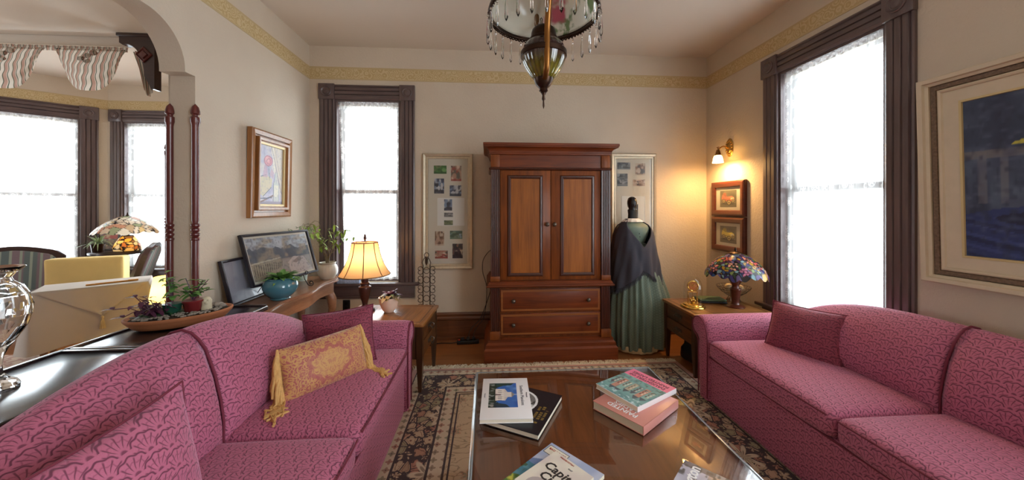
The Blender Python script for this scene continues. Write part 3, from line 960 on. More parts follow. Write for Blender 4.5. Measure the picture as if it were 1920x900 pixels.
def lace(label, w, z0, z1, loc, rz, folds, amp=0.014, gather=0.0, seed=0):
    """sheer curtain on a rod inside the casing"""
    rnd = random.Random(seed)
    root = thing('lace_curtain', label, 'curtain', loc, rz)
    nx, nz = 140, 40
    ph = [rnd.uniform(0, 6) for _ in range(4)]
    rows, uvs = [], []
    for k in range(nz + 1):
        t = k / nz
        z = z1 + (z0 - z1) * t
        row, uv = [], []
        for i in range(nx + 1):
            s = i / nx
            x = -w / 2 + w * s + gather * w * (1 - s) * t
            f = math.sin(s * folds * 2 * PI + ph[0] + 0.5 * math.sin(t * 3 + ph[1])) + 0.4 * math.sin(s * folds * 4.3 * PI + ph[2])
            y = amp * f * (0.55 + 0.45 * t)
            zz = z + (0.008 * math.sin(s * 60) if k == 0 else 0.010 * abs(math.sin(s * 22)) if k == nz else 0)
            row.append((x, y, zz)); uv.append((s * w * 1.7, (1 - t) * (z1 - z0)))
        rows.append(row); uvs.append(uv)
    m = MB().grid(rows, uvs); m.build('panel', 'lace', root, 60)
    # gathered heading with a ruffled upper edge
    rows, uvs = [], []
    for k in range(5):
        row, uv = [], []
        for i in range(nx + 1):
            s = i / nx
            row.append((-w / 2 + w * s, -0.016 + 0.008 * math.sin(s * 90 + k * .3), z1 + 0.022 - 0.022 * k + 0.006 * math.sin(s * 40) * (k == 0)))
            uv.append((s * w * 2, k * 0.02))
        rows.append(row); uvs.append(uv)
    MB().grid(rows, uvs).build('ruffled_heading', 'lace', root, 60)
    MB().tube([(-w / 2 - .01, 0, z1 - 0.02), (w / 2 + .01, 0, z1 - 0.02)], 0.006).build('rod', 'silver', root)
    return root
# back window
bx = (BW[0] + BW[1]) / 2
window(1, BW[1] - BW[0], BW[2], BW[3], (bx, YB, 0), 0)
lace('white lace curtain in the narrow window on the far wall', BW[1] - BW[0] - 0.05, BW[2] + 0.015, BW[3] - 0.03, (bx, YB + 0.035, 0), 0, 9, 0.008, 0.10, 1)
portal((bx, YB + 0.2, 1.5), (0, -1, 0), 0.7, 1.9)
# right window
ry = (RW[0] + RW[1]) / 2
window(2, RW[1] - RW[0], RW[2], RW[3], (XR, ry, 0), R(-90), 0.15)
lace('large white lace curtain in the window behind the right sofa', RW[1] - RW[0] - 0.05, RW[2] + 0.015, RW[3] - 0.03, (XR + 0.035, ry, 0), R(-90), 9, 0.008, 0.0, 2)
portal((XR + 0.2, ry, 1.5), (-1, 0, 0), 0.8, 2.0)
# bay windows
bc = P0 + BD * ((BL[0] + BL[1]) / 2)
brz = math.atan2(-BD.y, -BD.x)
window(3, BL[1] - BL[0], BL[2], BL[3], (bc.x, bc.y, 0), brz, 0.156)
lp = bc - BN * 0.035
lace('wide lace curtain in the slanted bay window beyond the archway', BL[1] - BL[0] - 0.05, BL[2] + 0.015, BL[3] - 0.03, (lp.x, lp.y, 0), brz, 8, 0.008, 0.0, 3)
q = bc - BN * 0.2; portal((q.x, q.y, 1.5), (BN.x, BN.y, 0), 0.8, 2.0)
fx = (BF[0] + BF[1]) / 2
window(4, BF[1] - BF[0], BF[2], BF[3], (fx, 4.97, 0), 0, 0.15)
lace('narrow lace curtain in the bay window behind the mosaic glass lamp', BF[1] - BF[0] - 0.05, BF[2] + 0.015, BF[3] - 0.03, (fx, 4.97 + 0.035, 0), 0, 7, 0.008, 0.0, 4)
portal((fx, 5.17, 1.5), (0, -1, 0), 0.7, 2.0)
qm = Q0 + QD * 0.7 - QN * 0.2; portal((qm.x, qm.y, 1.5), (QN.x, QN.y, 0), 0.75, 2.0)
# portals of the two unseen wall openings added for fill light
portal((XR + 0.2, -1.0, 1.55), (-1, 0, 0), 1.8, 2.1)
portal((-6.95, 1.9, 1.5), (1, 0, 0), 1.0, 2.0)

# turned corner posts on the arch pillar and on the bay opening
def corner_post(i, x, y, r=0.0185):
    m = MB()
    p = [(r * 0.6, 0), (r, 0.03), (r, 0.9), (r, 1.16)]
    for k in range(4):
        z = 1.16 + k * 0.028
        p += [(r, z), (r * 1.25, z + 0.007), (r * 1.25, z + 0.015), (r * 0.82, z + 0.021)]
    p += [(r, 1.285), (r, 1.86), (r * 1.15, 1.875), (r * 1.35, 1.885), (r * 1.35, 1.915), (r * 0.85, 1.922), (r * 0.85, 1.93), (r * 1.3, 1.938), (r * 1.25, 1.955), (r * 0.9, 1.98), (0.0, 2.0)]
    m.lathe(p, 20)
    return struct(m.build('trim_%d' % i, 'post', None, 30, loc=(x, y, 0)))
corner_post(7, XL + 0.004, 2.258)
corner_post(8, XL - 0.142, 2.258)
corner_post(9, -3.135, 3.622)

# ================================================================== LARGE FURNITURE
def rbox(m, x0, x1, y0, y1, z0, z1, r, cuts=10, shape=None):
    """softly rounded block from a dense cube; shape(p) may displace the points"""
    t = bmesh.new(); t.loops.layers.uv.new('UVMap')
    bmesh.ops.create_cube(t, size=2.0)
    bmesh.ops.subdivide_edges(t, edges=t.edges, cuts=cuts, use_grid_fill=True)
    c = Vector(((x0 + x1) / 2, (y0 + y1) / 2, (z0 + z1) / 2)); h = Vector(((x1 - x0) / 2, (y1 - y0) / 2, (z1 - z0) / 2))
    for v in t.verts:
        # push the grid lines towards the edges so that the rounding has points to bend
        p = Vector([math.copysign(1 - (1 - abs(k)) ** 1.7, k) * hh for k, hh in zip(v.co, h)])
        q = Vector([max(-hh + r, min(hh - r, k)) for k, hh in zip(p, h)])
        d = p - q
        if d.length > 1e-7: p = q + d.normalized() * r
        p = p + c
        v.co = shape(p) if shape else p
    return m.merge(t)

def sofa(label, loc, rz, rise=.265, bow=2.1):
    root = thing('sofa', label, 'sofa', loc, rz, None)
    fab = 'fabric'
    HX = 0.875
    # base with front rail
    m = MB(); rbox(m, -HX - 0.02, HX + 0.02, -0.385, 0.38, 0.015, 0.335, 0.02, 8)
    m.build('base', fab, root, 50)
    MB().tube([(-HX, -0.388, 0.325), (HX, -0.388, 0.325)], 0.005).build('base_piping', 'piping', root)
    # arms
    prof = [(.872, .02), (.872, .20), (.870, .36), (.872, .44), (.882, .505), (.908, .552), (.948, .580), (.995, .586), (1.038, .570), (1.066, .535), (1.070, .492), (1.050, .458), (1.015, .440), (.990, .41), (.985, .30), (.985, .02)]
    for sg in (-1, 1):
        st = [(-.402, .026), (-.396, .012), (-.384, .003), (-.36, 0.0), (-.1, -.003), (.15, -.002), (.36, 0.0)]
        cx, cz = .94, .30
        arc = [0.0]
        for a, b in zip(prof, prof[1:]): arc.append(arc[-1] + math.dist(a, b))
        rows, uvs = [], []
        for y, ins in st:
            row = []
            for x, z in prof:
                d = Vector((x - cx, 0 if z < .05 else max(-.2, z - .47)))
                if d.length > 1e-6: d.normalize()
                row.append((sg * (x - d.x * ins), y, z - d.y * ins))
            rows.append(row); uvs.append([(y, a) for a in arc] + [(y, arc[-1] + .1)])
        m = MB().grid(rows, uvs, wrap=True, capends=True)
        am = m.build('arm', fab, root, 50)
        # front panel welt
        MB().tube([(sg * (x - (x - cx) * .12), -.404, z - (z - .45) * .05) for x, z in prof], .0045, 6).build('arm_piping', 'piping', am)
    # seat cushions
    for sg in (-1, 1):
        x0, x1 = (0.004, HX - .006) if sg > 0 else (-HX + .006, -0.004)
        m = MB()
        def crown(p, x0=x0, x1=x1):
            u = (p.x - (x0 + x1) / 2) / ((x1 - x0) / 2); v = (p.y + .14) / .27
            k = max(0, 1 - u ** 4) * max(0, 1 - v ** 4)
            if p.z > .40: p.z += .022 * k
            if p.y < -.35: p.y -= .012 * max(0, 1 - u ** 4)
            return p
        rbox(m, x0, x1, -.405, .17, .328, .448, .035, 14, crown)
        c = m.build('seat_cushion', fab, root, 60)
        pts = [(x0 + .02, -.412, .436), (x0 + .1, -.418, .440), ((x0 + x1) / 2, -.42, .442), (x1 - .1, -.418, .440), (x1 - .02, -.412, .436)]
        MB().tube(pts, .004, 6).build('cushion_piping', 'piping', c)
    # camel back, two upholstered halves
    def hgt(x): return .615 + rise * (1 - (min(.9, abs(x)) / .9) ** bow)
    def bprof(x, puff):
        h = hgt(x)
        e = max(0.0, (abs(x) - .80) / .10)
        pull = .05 * e * e
        return [(.13 + pull, .30), (.115 + pull, .42), (.118 - puff + pull, .47 + (h - .5) * .12), (.13 - puff + pull, .47 + (h - .5) * .35), (.150 - puff * .9 + pull, .47 + (h - .5) * .60),
                (.185 - puff * .7 + pull, h - .075), (.208, h - .038), (.235, h - .012), (.27, h), (.31, h - .010), (.345, h - .04), (.365, h - .09), (.375, h - .18), (.38, .38), (.38, .05), (.14, .05)]
    for sg in (-1, 1):
        rows, uvs = [], []
        for k in range(25):
            s = k / 24
            x = sg * (.0015 + .8985 * s)
            puff = .035 * (min(1, s / .06) ** .5 if s < .06 else 1) * (1 if s < .85 else max(0, (1 - s) / .15) ** .5)
            pr = bprof(x, puff)
            dz = -.006 * max(0, 1 - s / .04)
            rows.append([(x, y, z + (dz if z > .55 else 0)) for y, z in pr])
            a = [0.0]
            for p, q in zip(pr, pr[1:]): a.append(a[-1] + math.dist(p, q))
            uvs.append([(abs(x) + 0.02, t) for t in a] + [(abs(x), a[-1] + .3)])
        MB().grid(rows, uvs, wrap=True, capends=True).build('backrest', fab, root, 60)
    pr = bprof(0, .004)
    MB().tube([(0, y - .003, z + (.002 if z > .6 else 0)) for y, z in pr[1:13]], .005, 8).build('seam_piping', 'piping', root)
    return root
sofa('rose pink camel back sofa with the gold tasselled cushion on it', (-.93, 1.445, 0), R(90))
sofa('rose pink camel back sofa under the large lace curtained window', (1.92, 1.425, 0), R(-90), .205, 3.0)

def place(o, c, xdir, zdir):
    x = Vector(xdir).normalized(); z = Vector(zdir); z = (z - x * z.dot(x)).normalized(); y = z.cross(x)
    o.matrix_world = Matrix(((x.x, y.x, z.x, c[0]), (x.y, y.y, z.y, c[1]), (x.z, y.z, z.z, c[2]), (0, 0, 0, 1)))
def pillow_mesh(w, h, t, pinch=.07, n=26, pw=.62):
    m = MB()
    for side in (-1, 1):
        rows, uvs = [], []
        for k in range(n + 1):
            v = -1 + 2 * k / n
            row, uv = [], []
            for i in range(n + 1):
                u = -1 + 2 * i / n
                x = u * w / 2 * (1 - pinch * (1 - v * v)); z = v * h / 2 * (1 - pinch * (1 - u * u))
                f = (max(0, 1 - abs(u) ** 2.3) ** pw) * (max(0, 1 - abs(v) ** 2.3) ** pw)
                y = side * t / 2 * f * (1 + .05 * math.sin(u * 3 + v * 4))
                row.append((x, y, z)); uv.append((x + w / 2, z + h / 2))
            rows.append(row); uvs.append(uv)
        m.grid(rows, uvs)
    bmesh.ops.remove_doubles(m.bm, verts=m.bm.verts, dist=1e-5)
    return m
def edge_loop(w, h, pinch=.07, n=16):
    pts = []
    for k in range(4 * n):
        s, q = divmod(k, n); a = -1 + 2 * q / n
        u, v = ((a, -1), (1, a), (-a, 1), (-1, -a))[s]
        pts.append((u * w / 2 * (1 - pinch * (1 - v * v)), 0, v * h / 2 * (1 - pinch * (1 - u * u))))
    return pts
def throw_pillow(label, w, h, t, c, xdir, zdir, mat, group=None):
    root = thing('throw_pillow', label, 'pillow', c)
    pillow_mesh(w, h, t).build('cushion', mat, root, 80)
    MB().tube(edge_loop(w, h), .004, 6, closed=True).build('piping', 'piping', root)
    place(root, c, xdir, zdir)
    return root

# near pillow on the left sofa, seen edge-on at its far side
throw_pillow('large rose pink cushion at the near end of the left sofa', .42, .38, .15, (-.915, .935, .628), (.02, 1, .05), (-.16, .02, 1), 'fabric')
throw_pillow('burgundy cushion behind the gold tasselled cushion on the left sofa', .39, .32, .15, (-.87, 2.10, .600), (1, .20, .10), (-.08, .30, 1), 'fabric_dark')
throw_pillow('burgundy cushion leaning in the corner of the right sofa', .40, .33, .14, (1.965, 2.03, .580), (.40, -.92, 0), (.42, .12, 1), 'fabric_dark')
def tassel_pillow():
    w, h, t = .42, .25, .13
    root = thing('lumbar_pillow', 'gold and rose damask lumbar cushion with long gold tassel fringe on the left sofa', 'pillow', (-.83, 1.86, .58))
    pillow_mesh(w, h, t, .03).build('cushion', 'damask', root, 80)
    rnd = random.Random(4)
    place(root, (-.83, 1.845, .575), (.62, .74, .02), (-.14, .30, 1))
    inv = root.matrix_world.inverted(); down = inv.to_3x3() @ Vector((0, 0, -1)); fwd = inv.to_3x3() @ Vector((.5, -.6, -.25))
    for sg in (-1, 1):
        m = MB()
        for k in range(46):
            s = k / 45
            z0 = h / 2 * (1 - 2 * s * .98)
            p0 = Vector((sg * w / 2 * .985, 0, z0))
            L = rnd.uniform(.15, .20)
            pts = [p0]
            drift = Vector((sg * (.012 + .030 * rnd.random()), -.02 - rnd.random() * .03, 0))
            for q in range(1, 7):
                tq = q / 6
                zz = p0 + drift * (tq ** .6) + down * L * tq
                wz = root.matrix_world @ zz
                # strands that reach the seat lie out over it
                if wz.z < .462: wz = Vector((wz.x + (.6 if sg > 0 else (rnd.random() - .35) * .7) * (.462 - wz.z), wz.y - (.75 - rnd.random() * .6) * (.462 - wz.z), .462 + .004 * rnd.random())); zz = inv @ wz
                pts.append(zz + Vector((rnd.uniform(-.003, .003), rnd.uniform(-.004, .004), 0)))
            m.tube(pts, [.0052, .0062, .0062, .006, .006, .0058, .005], 6)
        tag(m.build('tassel_fringe', 'gold_thread', root, 60))
    return root
tassel_pillow()

# ------------------------------------------------------------------ armoire
def rect_loft(m, prof, hx, y0, y1):
    """stacked rectangles: prof = [(outset, z)], the outset goes to the front and both sides"""
    rings = []
    for o, z in prof:
        rings.append([m.bm.verts.new(p) for p in ((-hx - o, y0 - o, z), (hx + o, y0 - o, z), (hx + o, y1, z), (-hx - o, y1, z))])
    for k in range(len(rings) - 1):
        for i in range(4):
            j = (i + 1) % 4
            m.bm.faces.new((rings[k][i], rings[k][j], rings[k + 1][j], rings[k + 1][i]))
    m.bm.faces.new(list(reversed(rings[0]))); m.bm.faces.new(rings[-1])
    return m
def flutes(x0, x1, yf, depth, n=4):
    """plan outline of a fluted pilaster, front at yf (towards -y)"""
    pts = [(x1, yf + depth), (x0, yf + depth), (x0, yf)]
    w = x1 - x0; b = w * .10; fw = (w - 2 * b) / n
    for k in range(n):
        a = x0 + b + k * fw
        pts.append((a + fw * .12, yf))
        for q in range(1, 6):
            an = PI * q / 6
            pts.append((a + fw * .5 - math.cos(an) * fw * .38, yf + math.sin(an) * fw * .34))
        pts.append((a + fw * .88, yf))
    pts.append((x1, yf))
    return pts
def armoire():
    root = thing('armoire', 'tall cherry wood armoire with two panelled doors and two drawers', 'wardrobe', (.566, 3.05, 0))
    B = .54
    m = MB(); rect_loft(m, [(0.055, 0), (0.055, .105), (.046, .118), (.040, .122), (.040, .15), (.030, .160), (.022, .166), (.022, .185), (.008, .192), (0, .196)], .545, .045, B)
    m.build('plinth', 'arm_x', root, 25)
    m = MB(); m.box(-.545, .545, .062, B, .19, .655); m.box(-.535, .535, .062, B, .70, 1.85)
    m.build('carcass', 'arm_z', root, None)
    m = MB(); rect_loft(m, [(0, .645), (.012, .650), (.030, .656), (.034, .664), (.030, .672), (.020, .676), (.020, .686), (.012, .694), (.012, .700), (0.0, .708)], .545, .045, B)
    m.build('waist_moulding', 'arm_x', root, 25)
    MB().box(-.54, .54, .050, .08, 1.705, 1.845).build('frieze_rail', 'arm_x', root, None)
    m = MB(); rect_loft(m, [(0, 1.700), (.010, 1.704), (.014, 1.712), (.010, 1.720), (0, 1.724)], .545, .045, B)
    m.build('astragal', 'arm_dark', root, 25)
    prof = [(0, 1.836), (.008, 1.840), (.010, 1.850), (.014, 1.853)] + [(.014 + .042 * (1 - math.cos(q * PI / 12)), 1.853 + .045 * math.sin(q * PI / 12)) for q in range(1, 7)] + [(.062, 1.900), (.062, 1.908), (.068, 1.912), (.068, 1.930), (.064, 1.934)]
    m = MB(); rect_loft(m, prof, .54, .040, B); m.build('cornice', 'arm_x', root, 25)
    for sg in (-1, 1):
        a, b = (.462, .542)
        x0, x1 = (a, b) if sg > 0 else (-b, -a)
        MB().prism(flutes(x0, x1, .030, .04), .752, 1.70, 'z').build('pilaster', 'arm_dark', root, 30)
        MB().box(x0 - .003, x1 + .003, .024, .07, .706, .752, .003).build('pilaster_base', 'arm_z', root, 30)
        MB().prism(flutes(x0, x1, .036, .04), .262, .646, 'z').build('pilaster', 'arm_dark', root, 30)
        MB().box(x0 - .006, x1 + .006, .020, .07, .19, .262, .004).build('pilaster_base', 'arm_z', root, 30)
        MB().box(x0, x1, .036, .07, 1.724, 1.836, .003).build('frieze_block', 'arm_z', root, 30)
    for sg in (-1, 1):
        x0, x1 = (.002, .458) if sg > 0 else (-.458, -.002)
        d = MB().box(x0, x1, .046, .066, .714, 1.698, .003).build('door', 'arm_z', root, 30)
        px0, px1 = (.088, .398) if sg > 0 else (-.390, -.076)
        cx, w = (px0 + px1) / 2, px1 - px0
        f = frame_mb(w - .05, .90 - .05, [(-.006, 0), (-.006, .004), (0, .012), (.008, .015), (.014, .012), (.020, .012), (.026, .006), (.030, 0)], 0)
        fo = f.build('panel_moulding', 'arm_dark', d, 20, loc=(cx, .047, 1.20))
        MB().box(px0 + .022, px1 - .022, .040, .05, .772, 1.628, .0).build('panel', 'arm_panel', d, None)
        kx = .030 if sg > 0 else -.036
        k = MB().lathe([(.007, 0), (.007, .012), (.015, .018), (.019, .026), (.015, .034), (0, .038)], 16)
        k.move(Matrix.Translation((kx, .047, 1.213)) @ Matrix.Rotation(R(90), 4, 'X')).build('knob', 'knob', d, 60)
    for z0, z1 in ((.428, .632), (.216, .414)):
        d = MB().box(-.458, .458, .046, .066, z0, z1, .003).build('drawer', 'arm_x', root, 30)
        f = frame_mb(.916 - .05, z1 - z0 - .05, [(0, 0), (0, .0015), (.016, .0015), (.016, 0)], 0)
        f.build('inlay_band', 'arm_band', d, None, loc=(0, .046, (z0 + z1) / 2))
        for kx in (-.34, .34):
            k = MB().lathe([(.007, 0), (.007, .012), (.015, .018), (.019, .026), (.015, .034), (0, .038)], 16)
            k.move(Matrix.Translation((kx, .047, (z0 + z1) / 2)) @ Matrix.Rotation(R(90), 4, 'X')).build('knob', 'knob', d, 60)
    return root
armoire()

# ------------------------------------------------------------------ coffee table
CT = (.41, 1.17)   # centre
def coffee_table():
    root = thing('coffee_table', 'dark wooden coffee table with a glass top between the two sofas', 'table', (CT[0], CT[1], 0))
    hx, hy = .475, .685
    m = MB().box(-hx + .004, hx - .004, -hy + .004, hy - .004, .452, .480, .006); m.build('table_top', 'coffee', root, 30)
    MB().box(-hx, hx, -hy, hy, .4803, .4885, .004).build('glass_top', 'sheet', root, 30)
    e = frame_mb(2 * hx - .026, 2 * hy - .026, [(0, 0), (0, .0006), (.004, .0008), (.0135, -.0040), (.0135, -.0075)])
    e.move(Matrix.Translation((0, 0, .4885)) @ Matrix.Rotation(R(-90), 4, 'X')).build('bevelled_edge', 'glass_edge', root, 20)
    for x0, x1, y0, y1 in ((-hx + .05, hx - .05, -hy + .045, -hy + .065), (-hx + .05, hx - .05, hy - .065, hy - .045), (-hx + .045, -hx + .065, -hy + .05, hy - .05), (hx - .065, hx - .045, -hy + .05, hy - .05)):
        MB().box(x0, x1, y0, y1, .36, .453, .002).build('apron', 'coffee', root, 30)
    for sx in (-1, 1):
        for sy in (-1, 1):
            m = MB().lathe([(.018, .0), (.024, .02), (.020, .05), (.030, .12), (.026, .22), (.036, .30), (.030, .34), (.030, .452)], 16, (sx * (hx - .055), sy * (hy - .055), .0095))
            m.build('leg', 'coffee', root, 40)
    return root
coffee_table()

# ------------------------------------------------------------------ end tables (drawers face local -y)
def end_table(label, loc, rz):
    root = thing('end_table', label, 'table', loc, rz)
    w, d, zt = .25, .34, .52
    m = MB().box(-w, w, -d, d, zt - .026, zt, .006); m.build('table_top', 'table', root, 30)
    f = MB()
    for a, b, c_, e in ((-w + .035, w - .035, -d + .035, -d + .042), (-w + .035, w - .035, d - .042, d - .035), (-w + .035, -w + .042, -d + .042, d - .042), (w - .042, w - .035, -d + .042, d - .042)):
        f.box(a, b, c_, e, zt - .001, zt + .0006)
    f.build('inlay_line', 'table_dark', root, None)
    MB().box(-w + .025, w - .025, -d + .03, d - .025, .25, zt - .026, .002).build('case', 'table_dark', root, 30)
    for z0, z1 in ((.378, .484), (.262, .368)):
        dr = MB().box(-w + .055, w - .055, -d + .018, -d + .032, z0, z1, .003).build('drawer', 'drawer', root, 30)
        zc = (z0 + z1) / 2
        m = MB().box(-.050, .050, -d + .013, -d + .019, zc - .012, zc + .016, .004)
        pts = [(-.038, -d + .012, zc + .006), (-.040, -d - .004, zc + .002)] + [(.040 * math.sin(t), -d - .008, zc - .004 - .022 * math.cos(t)) for t in [k * PI / 10 - PI / 2 for k in range(11)]] + [(.040, -d - .004, zc + .002), (.038, -d + .012, zc + .006)]
        m.tube(pts, .0035, 8)
        m.build('handle', 'knob', dr, 40)
    for sx in (-1, 1):
        for sy in (-1, 1):
            t = MB(); cx, cy = sx * (w - .035), sy * (d - .035)
            rr = []
            for z, q in ((0.001, .011), (.24, .022), (zt - .027, .022)):
                rr.append([t.bm.verts.new((cx + a * q, cy + b * q, z)) for a, b in ((-1, -1), (1, -1), (1, 1), (-1, 1))])
            for k in range(2):
                for i in range(4):
                    t.bm.faces.new((rr[k][i], rr[k][(i + 1) % 4], rr[k + 1][(i + 1) % 4], rr[k + 1][i]))
            t.bm.faces.new(list(reversed(rr[0]))); t.bm.faces.new(rr[-1])
            t.build('leg', 'table_dark', root, None)
    return root
end_table('wooden end table beside the left sofa, holding the lit fabric lamp', (-.785, 2.825, 0), R(85.5))
end_table('wooden end table beside the right sofa, holding the mosaic glass lamp', (1.955, 2.87, 0), R(-90))

# ------------------------------------------------------------------ console table against the left wall
def console():
    root = thing('console_table', 'brown console table with serpentine front edge against the left wall', 'table', (-1.60, 2.88, 0))
    y0, y1 = -.615, .60
    def outline(ins):
        pts = [(-.190 + ins * 0, y0 + ins), ]
        n = 40; o = []
        for k in range(n + 1):
            t = k / n
            y = y0 + ins + (y1 - y0 - 2 * ins) * t
            x = .175 + .019 * math.cos(t * 4 * PI) - ins
            e = min(t, 1 - t) * 9
            if e < 1: x -= .06 * (1 - e) ** 2
            o.append((x, y))
        return [(-.190, y0 + ins)] + o + [(-.190, y1 - ins)]
    m = MB().prism(outline(0), .690, .700, 'z'); m.prism(outline(.006), .678, .690, 'z'); m.prism(outline(-.004), .668, .678, 'z')
    m.build('table_top', 'console', root, 25)
    MB().prism(outline(.03), .565, .668, 'z').build('apron', 'console', root, 25)
    for sx, x in ((0, -.145), (1, .10)):
        for y in (y0 + .10, y1 - .10):
            c = [(x, y, .57), (x + .03 * sx, y, .50), (x + .035 * sx, y, .42), (x + .0, y, .25), (x - .01, y, .12), (x + .02 * sx, y, .03), (x + .035 * sx, y, .012)]
            MB().tube(c, [.040, .042, .034, .020, .016, .019, .024][:7], 12).build('leg', 'console', root, 50)
    return root
console()

# ------------------------------------------------------------------ low cabinets dividing the archway
def divider(label, ya, yb):
    yc = (ya + yb) / 2; h = (yb - ya) / 2
    root = thing('low_cabinet', label, 'cabinet', (-1.578, yc, 0))
    MB().box(-.19, .185, -h + .015, h - .015, .0, .725, .004).build('cabinet_body', 'divider_side', root, 30)
    m = MB().box(-.215, .22, -h, h, .728, .757, .008, seg=3); m.build('cabinet_top', 'divider_top', root, 30)
    e = MB()
    for a, b, c_, d in ((-.215, -.195, -h, h), (-.195, .21, h - .02, h), (-.195, .21, -h, -h + .02)):
        e.box(a, b, c_, d, .752, .764, .003)
    e.build('raised_edge', 'divider_top', root, 30)
    MB().box(.19, .205, -h + .03, h - .03, .06, .70, .003).build('back_panel', 'divider_side', root, 30)
    return root
divider('near black topped low cabinet behind the left sofa, under the crystal vase', .20, 1.588)
divider('far black topped low cabinet behind the left sofa, under the terracotta planter', 1.594, 2.250)

# ------------------------------------------------------------------ rug
def rug():
    root = thing('area_rug', 'fringed oriental rug with navy floral border under the coffee table', 'rug', (0, 0, 0))
    m = MB().box(-.62, 1.66, -1.6, 2.95, .0006, .009, .0); m.build('pile', 'rug', root, None)
    m = MB(); rnd = random.Random(3)
    for k in range(560):
        x = -.615 + 2.27 * k / 559 + rnd.uniform(-.002, .002)
        L = rnd.uniform(.05, .085); a = rnd.gauss(0, .45)
        m.tube([(x, 2.945, .006), (x + a * .015, 2.96, .009 + rnd.random() * .006), (x + a * .04, 2.95 + L * .6, .007 + rnd.random() * .008), (x + a * .06 + rnd.uniform(-.006, .006), 2.95 + L, .004)], [.0036, .0034, .0030, .0016], 5)
    tag(m.build('fringe', 'fringe', root, 60), kind='stuff')
    return root
rug()
tag(MB().box(-4.9, -1.95, .4, 3.5, .0006, .008).build('patterned_carpet', 'bay_rug', None, None), 'pale pink patterned carpet on the floor beyond the archway', 'rug')

# ================================================================== ON THE WALLS
def glass_front(w, h, y, parent): return MB().box(-w / 2, w / 2, y - .001, y, -h / 2, h / 2).build('glazing', 'pane', parent, None)
def art_still_life():
    c = Canvas(90, 150, (204, 204, 220))
    c.noise(5, 8, (226, 220, 216), seed=1).noise(9, 14, (172, 176, 204), .5, .9, .7, 2)
    c.poly([(.45, 1), (.75, .45), (.95, .2), (1, .3), (1, 1)], (226, 216, 198), .8).poly([(.5, 1), (.62, .55), (.7, .5), (.58, 1)], (240, 234, 220), .9)
    c.line(.5, 1, .95, .2, .008, (132, 132, 152)).line(.62, 1, .9, .45, .006, (170, 160, 150))
    c.poly([(.0, .2), (.02, .45), (.3, .5), (.55, .44), (.52, .3), (.2, .14)], (222, 214, 184), .9).line(.2, .14, .52, .3, .008, (128, 136, 150)).line(.02, .45, .3, .5, .007, (120, 126, 150))
    c.poly([(.18, .46), (.22, .66), (.34, .68), (.36, .46)], (208, 176, 196), .7).poly([(.45, .5), (.5, .62), (.62, .55), (.6, .44)], (206, 176, 188), .7)
    c.ell(.38, .74, .17, .09, (226, 166, 176)).ell(.33, .76, .08, .05, (238, 190, 194)).ring(.38, .74, .16, .085, .07, (190, 120, 140)).ring(.40, .73, .08, .045, .12, (198, 130, 146))
    c.line(.40, .65, .44, .42, .008, (110, 130, 120))
    c.poly([(.60, .06), (.60, .36), (.66, .42), (.68, .56), (.74, .56), (.76, .42), (.84, .36), (.84, .06)], (206, 212, 206), .95).rect(.63, .14, .82, .34, (232, 230, 214))
    for a in ((.60, .06, .60, .36), (.84, .06, .84, .36), (.60, .36, .68, .56), (.84, .36, .75, .56)): c.line(*a, .008, (120, 128, 150))
    c.rect(0, 0, 1, .06, (166, 160, 178)).line(0, .02, .6, .16, .014, (150, 132, 130)).line(.05, .1, .55, .12, .008, (104, 116, 140)).noise(30, 40, (160, 160, 180), .6, .9, .35, 5)
    return c
def framed(name, label, loc, rz, w, h, prof, fmat, tilt=0.0, inner=None):
    root = thing(name, label, 'picture', loc, rot=(tilt, 0, rz))
    frame_mb(w, h, prof).build('frame', fmat, root, 20)
    return root
r_ = framed('framed_painting', 'narrow framed still life with a pink rose and pale bottle on the left wall', (XL + .004, 2.974, 1.627), R(90), .315, .475,
            [(0, .020), (.003, .030), (.020, .036), (.024, .050), (.042, .054), (.048, .050), (.048, .018), (.062, .018), (.064, .034), (.092, .044), (.100, .040), (.105, .034), (.105, 0)], 'pic_frame', R(1.0))
picture('canvas', art_still_life(), .32, .48, 'picture', r_, (-.16, -.018, -.24))
frame_mb(.317, .477, [(-.004, .019), (-.002, .031), (.012, .034), (.012, .02)]).build('gilt_slip', 'gilt', r_, 20)
MB().box(-.26, .26, -.015, -.004, -.33, .33).build('backing_board', 'pic_frame', r_, None)

